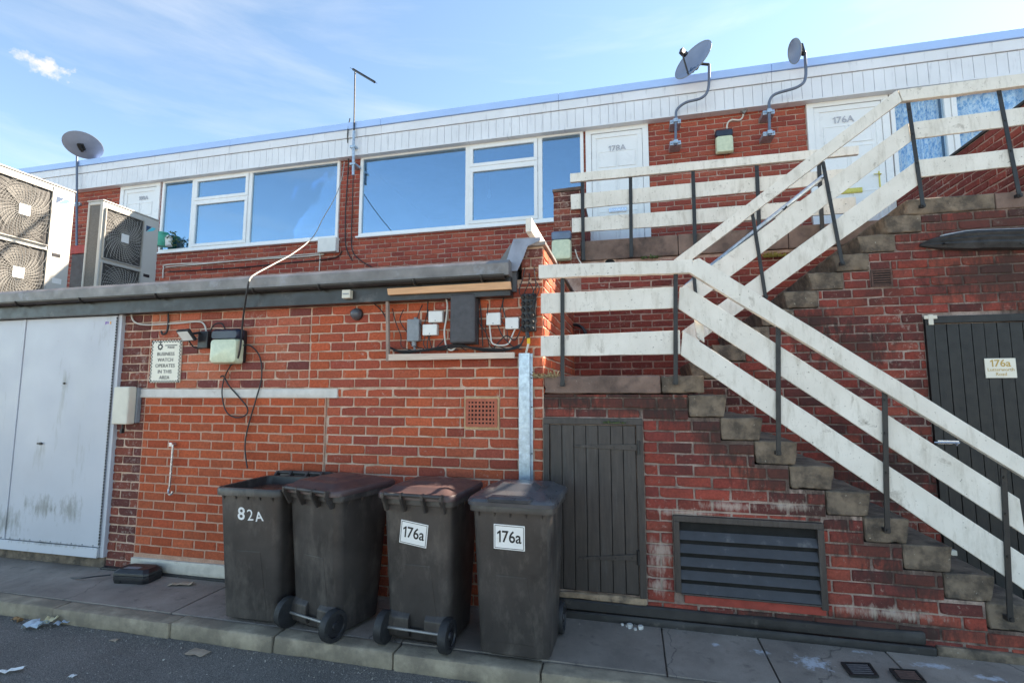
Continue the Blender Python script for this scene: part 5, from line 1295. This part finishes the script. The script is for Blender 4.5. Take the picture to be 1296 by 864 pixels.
for z in (.35, .75, 1.15, 1.5, 1.72): m.tube([(cdx.x+w_*.75+.014,-.009,z),(cdx.x+w_*.75+.014,-.015,z)], .006, 6)
m.build('screw', BLACK_METAL, cdt)

def cable(label, pts, r_, mat, Y=None, cat='cable', n=8):
    P = smooth_path([at(p[0], p[1], p[2] if len(p) > 2 else Y) for p in pts], n)
    m = MB().tube(P, r_, 6); o = m.build('cable', mat, None, smooth=True, origin=P[-1]); return tag(o, label, cat)
cable('yellow-sleeved cable end dropping into the galvanised conduit', [(667,420,-.05),(668.5,428,-.055)], .016, BLACK_PLASTIC)
o = cable('short yellow and white cable entering the top of the galvanised conduit', [(669,427,-.05),(669,435,-.05)], .014, YELLOW)
MB().tube(smooth_path([at(669,434,-.05), at(667,442,-.045), at(665,450,-.03)]), .009, 6).build('cable_tail', CABLE_W, o, smooth=True)
cable('white cable looping beside the tall black enclosure', [(498,376,-.03),(540,373,-.03),(560,373,-.05),(566,384,-.05),(565,402,-.05),(562.5,420,-.05),(565,438,-.05),(572,443,-.05),(579,436,-.04)], .007, CABLE_W)
cable('thick black cable sagging along the bottom of the timber frame', [(494,440,-.03),(510,446,-.05),(530,444,-.05),(560,441,-.06),(585,438,-.06),(610,443,-.05),(640,443,-.05),(660,436,-.04)], .010, CABLE_B)
cable('second black cable along the bottom of the timber frame', [(498,444,-.06),(535,443,-.07),(575,436,-.07),(600,440,-.07),(630,442,-.07),(655,440,-.05),(664,425,-.05)], .007, CABLE_B)
cable('white twin cable falling from a box between enclosure and terminal block', [(619.5,411,-.04),(621,425,-.05),(623,434,-.06),(632,437,-.06),(643,435,-.05),(648,425,-.04),(652,416,-.04)], .006, CABLE_W)
for i, (lb, pts) in enumerate((('thin black wire dropping to the upper white box of the frame', [(542,378,-.02),(541,392,-.03),(542.5,406,-.05)]), ('thin black wire below the lower white box of the frame', [(545,424,-.04),(541,432,-.05),(541,442,-.05)]), ('thin black wire behind the box beside the terminal block', [(640,370,-.02),(636,385,-.03),(640,402,-.05)]),
        ('thin black wire crossing below the boxes near the terminal block', [(630,411,-.04),(636,425,-.05),(648,438,-.05)]), ('thin straight black wire close beside the tall black enclosure', [(606,372,-.02),(609,400,-.02),(611,438,-.03)]), ('black wire tangle crossing to the terminal block', [(625,440,-.06),(640,425,-.06),(652,430,-.06),(662,410,-.06)]))):
    cable(lb, pts, .005, CABLE_B)
rnd = random.Random(21)
for k in range(16):
    if k < 10:
        x = 500+k*15+rnd.uniform(-5,5); y = rnd.uniform(380,395); pts = [(x,y,-.02)]
        for q in range(3): x += rnd.uniform(-9,11); y += rnd.uniform(12,20); pts.append((x, min(y,445), rnd.uniform(-.055,-.02)))
        pts.append((x+rnd.uniform(6,26), 444+rnd.uniform(-3,1), -.05))
    else:
        x = rnd.uniform(656,682); y = rnd.uniform(338,362); pts = [(x,y,-.03)]
        for q in range(3): x += rnd.uniform(-9,7); y += rnd.uniform(10,22); pts.append((x, y, rnd.uniform(-.09,-.03)))
    tag(cable('', pts, .0038, CABLE_B), 'thin black wire in the tangle about the cable rack and terminal block', 'wire', 'thin black wires tangled about the cable rack')
cable('long cable slung from the window by the aerial mast down to the gutter', [(436,205,YF-.1),(432,228,3.2),(424,250,2.6),(409,276,2.0),(396,300,1.4),(372,320,.9),(345,335,.4),(320,349,-.12),(315,358,-.20)], .007, pm('grey_cable', (0.34,0.32,0.29), .5, .15))
cable('black cable dropping from the gutter past the bulkhead light', [(315,356,-.215),(312,372,-.20),(308,400,-.12),(306,420,-.09),(304,440,-.12),(300,455,-.10),(292,462,-.05)], .008, CABLE_B)
cable('thin black cable looping below the bulkhead light', [(292,462,-.05),(284,478,-.03),(281,498,-.04),(286,520,-.04),(298,528,-.04),(311,525,-.04),(313,516,-.04),(304,504,-.03),(290,488,-.03),(283,476,-.03),(279,477,-.03)], .006, CABLE_B)
cable('thin black cable curving down the wall into the open bin', [(307,437,-.06),(318,438,-.04),(329,452,-.03),(331,478,-.03),(324,505,-.03),(314,540,-.03),(310,565,-.04),(313,592,-.1)], .006, CABLE_B)
cable('white cable along the wall top to the floodlight box', [(166,398,-.02),(170,407,-.02),(185,411,-.02),(225,409,-.02),(250,407,-.02),(258,410,-.02),(261,419,-.03)], .007, CABLE_W)
cable('black conduit stub hooking down beside the warning sign', [(213,397,-.02),(213,410,-.02),(211,420,-.03),(206,423,-.03),(204,419,-.03)], .009, CABLE_B)
cable('black wire bowed over the pale green bulkhead light', [(265,421,-.03),(271,411,-.03),(280,409,-.03),(285,416,-.03)], .006, CABLE_B)
cable('black cable sagging from the dome sensor side to the timber frame', [(470,382,-.02),(480,390,-.02),(488,402,-.02),(491,420,-.03)], .005, CABLE_B)
cable('pale cables clipped along the brickwork under the window beside door 180A', [(206,352,YF-.02),(207,340,YF-.02),(212,335,YF-.02),(260,333,YF-.02),(330,328,YF-.02),(380,325,YF-.02),(410,322,YF-.02)], .012, CABLE_W)
cable('second pale cable under the window beside door 180A', [(210,338,YF-.03),(280,332,YF-.03),(350,325,YF-.03),(412,320,YF-.03)], .009, CABLE_W)
cable('dark cable under the window beside door 180A', [(212,344,YF-.02),(300,339,YF-.02),(360,333,YF-.02),(420,327,YF-.02),(433,318,YF-.02)], .010, CABLE_B)
cable('black aerial cable running down the brickwork between the windows', [(443,150,YF-.16),(440,170,YF-.16),(441,205,YF-.05),(439,240,YF-.03),(437,275,YF-.03),(438,312,YF-.03),(446,330,YF-.03)], .010, CABLE_B)
cable('thin black aerial cable beside the mast foot', [(447,222,YF-.1),(446,260,YF-.03),(445,310,YF-.03),(452,326,YF-.03),(470,338,YF-.03)], .009, CABLE_B)
cable('white cable down from the little junction box at the 180A window', [(404,310,YF-.03),(405,325,YF-.02),(404,343,YF-.02)], .009, CABLE_W)
cable('white cable feeding the bulkhead light between the flat doors', [(920,163,YF-.03),(921,156,YF-.03),(926,152,YF-.03),(936,152,YF-.03),(940,148,YF-.03),(941,142,YF-.03)], .012, CABLE_W)
cable('black cable lying across the pavement beside the bait box', [(85,731,-.25),(105,731,-.3),(120,729,-.25),(140,727,-.2)], .006, CABLE_B)
cable('white wire beside the blue hooded bulkhead light', [(728,316,Y2-.05),(731,326,Y2-.05),(736,334,Y2-.05)], .008, CABLE_W)
a, b = at(407,304,YF-.02), at(429,320,YF-.02)
jb = empty('junction_box', ((a.x+b.x)/2, YF, b.z), 'white junction box at the window corner nearest the aerial mast', 'box')
MB().box(a.x, b.x, YF-.13, YF-.02, b.z, a.z).build('casing', WHITE_PLASTIC, jb, bevel=.012); MB().box(a.x+.03, b.x-.03, YF-.02, YF+.01, b.z+.02, a.z-.02).build('back_plate', GREY_PLASTIC, jb)
c = at(941,141,YF-.03); s_ = .055
jd = empty('junction_box', c, 'tiny grey junction box under the fascia above the bulkhead light', 'box')
MB().prism([c+Vector((0,0,s_)), c+Vector((s_,0,0)), c+Vector((0,0,-s_)), c+Vector((-s_,0,0))], (0,-.05,0)).build('casing', GREY_PLASTIC, jd, bevel=.006); MB().box(c.x-.02, c.x+.02, c.y-.058, c.y-.05, c.z-.02, c.z+.02).build('cover', GREY_PLASTIC, jd, bevel=.003)
# little light on the fascia board under the roof
a, b = at(436,368,-.11), at(446,378,-.11)
pb_ = empty('door_bell', ((a.x+b.x)/2, -.11, b.z), 'tiny white box on the black fascia board between dome sensor and timber frame', 'box')
MB().box(a.x, b.x, -.15, -.101, b.z, a.z).build('casing', CREAM, pb_, bevel=.006); MB().box(a.x+.01, b.x-.01, -.153, -.149, (a.z+b.z)/2-.004, (a.z+b.z)/2+.004).build('slot', GREY_PLASTIC, pb_)
# coil of black hose in the landing corner
m = MB(); c = at(727,424,Y2-.12); pts = []
for i in range(90):
    t = i*.35; pts.append(c+Vector((.13*math.cos(t)+.01*math.sin(i*1.3), -.06*math.sin(i*.06)-.02*math.cos(t*.5), .12*math.sin(t))))
tag(m.tube(pts, .012, 6).build('hose_coil', CABLE_B, None, smooth=True, origin=c), 'coil of black hose hung in the half landing corner', 'hose')

# ================================================================ SMALL THINGS ON THE GROUND
c = atZ(165,737,0); c.y = -.17
bx = empty('bait_box', (c.x, c.y, 0), 'black plastic rodent bait box on the pavement by the wall', 'box')
hw, hd = .17, .10
rz = Matrix.Translation(c) @ Matrix.Rotation(R(6), 4, 'Z')
def rr2(hx, hy, z): 
    k = .03; return [Vector(p) for p in ((-hx+k,-hy,z),(hx-k,-hy,z),(hx,-hy+k,z),(hx,hy-k,z),(hx-k,hy,z),(-hx+k,hy,z),(-hx,hy-k,z),(-hx,-hy+k,z))]
MB().loft([rr2(hw*.96,hd*.95,.002), rr2(hw,hd,.03), rr2(hw,hd,.06)]).xf(rz).build('base', BLACK_PLASTIC, bx, bevel=.003)
ld = MB().loft([rr2(hw*1.01,hd*1.01,.063), rr2(hw*.99,hd*.98,.085), rr2(hw*.82,hd*.72,.112)]).xf(rz).build('lid', BLACK_PLASTIC, bx, bevel=.004)
MB().box(-.09, .05, -hd*.6, -hd*.1, .1125, .1135).xf(rz).build('label_sticker', GREY_PLASTIC, ld)
MB().box(-.12, -.07, -hd-.002, -hd+.02, .004, .03).xf(rz).build('entry_hole', DEEP, bx)
def litter(name, label, px, Z, L, W_, h, rot, mat, cat='litter', curl=.02):
    c = atZ(px[0], px[1], Z); m = MB(); rnd = random.Random(hash(label) % 1000); n = 7
    rows = []
    for i in range(n):
        f = i/(n-1)-.5; w_ = W_*(1+.25*rnd.uniform(-1, 1)); oy = .12*W_*rnd.uniform(-1, 1); z = .004+curl*abs(math.sin(i*1.3+rot))+curl*.3*rnd.random()
        rows.append((f*L, oy-w_/2, oy+w_/2, z))
    vs = []
    for x, a, b, z in rows: vs += [(x,a,z),(x,(a+b)/2,z+curl*.5*rnd.random()),(x,b,z*.8)]
    top = [Vector(v) for v in vs]; bot = [v-Vector((0,0,h)) for v in top]
    fs = []
    for i in range(n-1):
        for k in range(2): a = i*3+k; fs.append((a, a+3, a+4, a+1)); fs.append((a+n*3, a+1+n*3, a+4+n*3, a+3+n*3))
        for k in (0, 2): a = i*3+k; fs.append((a, a+3, a+3+n*3, a+n*3))
    for i in (0, n-1):
        for k in range(2): a = i*3+k; fs.append((a, a+1, a+1+n*3, a+n*3))
    m.add(top+bot, fs); m.xf(Matrix.Translation(c) @ Matrix.Rotation(rot, 4, 'Z'))
    return tag(m.build(name, mat, None, origin=c), label, cat)
ZR = -.103
litter('cardboard_scrap', 'bent strip of tan cardboard on the pavement beside the bait box', (230,740), .002, .20, .06, .003, R(15), CARD, curl=.015)
litter('cardboard_scrap', 'flat pale cardboard scrap on the road below the kerb', (251,826), ZR, .15, .075, .002, R(-3), CARD, curl=.006)
litter('cardboard_scrap', 'tiny tan cardboard square lying on the road near the kerb', (145,810), ZR, .055, .035, .002, R(8), CARD, curl=.004)
litter('crumpled_paper', 'crumpled pale blue paper on the road against the kerb', (46,794), ZR, .14, .10, .002, R(5), pm('blue_paper', (0.50,0.60,0.68), .8, .1, 40), curl=.035)
litter('crumpled_paper', 'cream paper scrap on top of the blue paper by the kerb', (64,788), ZR+.02, .07, .06, .002, R(30), pm('cream_paper', (0.74,0.68,0.46), .8, .1, 40), curl=.03)
litter('crumpled_paper', 'grey blue wrapper strip next to the cream paper at the kerb', (80,790), ZR, .10, .05, .002, R(35), pm('grey_paper', (0.42,0.48,0.56), .8, .1, 40), curl=.025)
litter('leaf_litter', 'brown dry leaf against the kerb beside crumpled paper', (22,786), ZR, .10, .035, .002, R(-8), pm('dry_leaf', (0.32,0.18,0.08), .85, .3, 40), curl=.02)
litter('crumpled_paper', 'white paper strip lying out on the dark road', (14,850), ZR, .13, .045, .002, R(35), PAPER, curl=.015)
litter('crumpled_paper', 'small white paper crumb on the road near the white strip', (92,856), ZR, .04, .03, .002, R(5), PAPER, curl=.006)
litter('brick_chip', 'flat white chip stuck on the kerb face below the bins', (505,830), -.05, .035, .03, .004, R(0), PAPER, curl=.002)
c = atZ(800,793,0)
for i in range(7):
    rnd = random.Random(40+i); p = Vector((c.x+rnd.uniform(-.07,.07), c.y+rnd.uniform(-.04,.03), 0)); s = rnd.uniform(.012,.03)
    m = MB(); pts = []
    for k in range(6): pts.append(p+Vector((s*math.cos(k*1.05)*rnd.uniform(.6,1), s*math.sin(k*1.05)*rnd.uniform(.6,1), 0)))
    m.prism(pts, (rnd.uniform(-.004,.004), rnd.uniform(-.004,.004), s*rnd.uniform(.5,.9)))
    tag(m.build('rubble_chip', pm('rubble_white', (0.58,0.56,0.53), .9, .2, 40) if i == 0 else bpy.data.materials['rubble_white'], None, bevel=.002, origin=p), 'white mortar crumb in the little heap before the low plank door', 'rubble', 'mortar crumbs before the low plank door')
# drain covers
def drain(label, px, mat):
    P = [atZ(x, y, .004) for x, y in px]; c = sum(P, Vector())/4
    root = empty('drain_cover', (c.x, c.y, 0), label, 'drain cover', 'drain covers in the pavement')
    inn = [c+(p-c)*.80 for p in P]; m = MB()
    for i in range(4): m.prism([P[i], P[(i+1) % 4], inn[(i+1) % 4], inn[i]], (0,0,.010))
    m.build('frame', BLACK_METAL, root)
    MB().prism([c+(p-c)*.78 for p in P], (0,0,.004)).build('plate', mat, root)
    for i in range(5):
        f = (i+.5)/5; a = inn[0].lerp(inn[3], f); b = inn[1].lerp(inn[2], f); MB().tube([a.lerp(b,.04)+Vector((0,0,.006)), a.lerp(b,.96)+Vector((0,0,.006))], .006, 5).build('bar', mat, root)
drain('dark iron drain cover in the pavement beside the paint splash', [(1064,839),(1101,840),(1113,857),(1077,856)], pm('iron', (0.07,0.055,0.055), .6, .3, 30))
drain('rusty brown drain cover in the pavement farther from the paint splash', [(1125,847),(1160,849),(1173,864),(1137,862)], RUST)
# pot and odds on the left window sill
c = at(205,312,YF-.12)
pw = empty('plant_pot', c, 'teal plastic watering pot on the window sill beside door 180A behind the air conditioner', 'pot')
MB().tube([c, c+Vector((0,0,.10)), c+Vector((0,0,.26))], [.09,.12,.10], 12).build('pot', TEAL, pw, smooth=True)
MB().tube([c+Vector((.16,0,0)), c+Vector((.14,0,.16)), c+Vector((.12,0,.2))], [.06,.06,.02], 10).build('bottle', WHITE_PLASTIC, pw, smooth=True)
m = MB(); rnd = random.Random(3)
for i in range(60):
    p = c+Vector((rnd.uniform(.12,.36), rnd.uniform(-.08,.05), rnd.uniform(.0,.24))); s = .05
    m.add([p, p+Vector((rnd.uniform(-s,s),rnd.uniform(-s,s),rnd.uniform(-s,s))), p+Vector((rnd.uniform(-s,s),rnd.uniform(-s,s),rnd.uniform(-s,s)))], [(0,1,2)])
m.build('foliage', GREEN_LEAF, pw)
# weeds
def weeds(label, px, Y, n, h, spread, mat, curl=1.0):
    c = at(px[0], px[1], Y); m = MB(); rnd = random.Random(int(px[0]))
    for i in range(n):
        p = c+Vector((rnd.uniform(-spread,spread), rnd.uniform(-.04,.02), 0)); d_ = Vector((rnd.uniform(-1,1)*curl, rnd.uniform(-1,.4), rnd.uniform(.2,1))).normalized()*h*rnd.uniform(.4,1)
        q = p+d_*.6; e = p+d_+Vector((0,-.01,-h*.3*rnd.random())); w_ = Vector((rnd.uniform(.002,.006),0,.002))
        m.add([p-w_, p+w_, q+w_, q-w_, e], [(0,1,2,3),(3,2,4)])
    return tag(m.build('weed', mat, None, origin=c), label, 'weed')
weeds('tuft of pale dry weed in the half landing corner', (690,478), .02, 120, .10, .09, STRAW, 1.6)
weeds('dry climbing weed stems hanging at the return wall end', (697,352), .10, 150, .16, .10, STRAW, 1.4)
weeds('small green weed rooted in the joint above the low plank door', (778,535), -.01, 60, .035, .07, GREEN_LEAF, 1.8)
weeds('yellow moss tuft on the walkway slab edge behind the stair rail', (985,325), Y2-.03, 160, .09, .14, pm('moss', (0.30,0.25,0.06), .9, .4, 40), 1.5)
weeds('green weed tuft on the slab edge beside the walkway posts', (822,327), Y2-.03, 70, .06, .10, GREEN_LEAF, 1.5)
# red crate on the flat roof behind the air conditioners
c0, c1 = at(91,322,3.2), at(107,345,3.2)
rc = empty('plastic_crate', ((c0.x+c1.x)/2, 3.3, 2.585), 'red plastic crate on the flat roof between the two air conditioners', 'crate')
MB().box(c0.x, c1.x+.25, 3.2, 3.5, 2.59, c0.z).build('crate_body', pm('dark_crate', (0.05,0.03,0.03), .6, .2), rc, bevel=.01)
MB().box(c0.x-.02, c1.x+.27, 3.18, 3.52, c0.z+.002, c0.z+.16).build('crate_rim', RED_TILE, rc, bevel=.01)
bpy.context.view_layer.update()
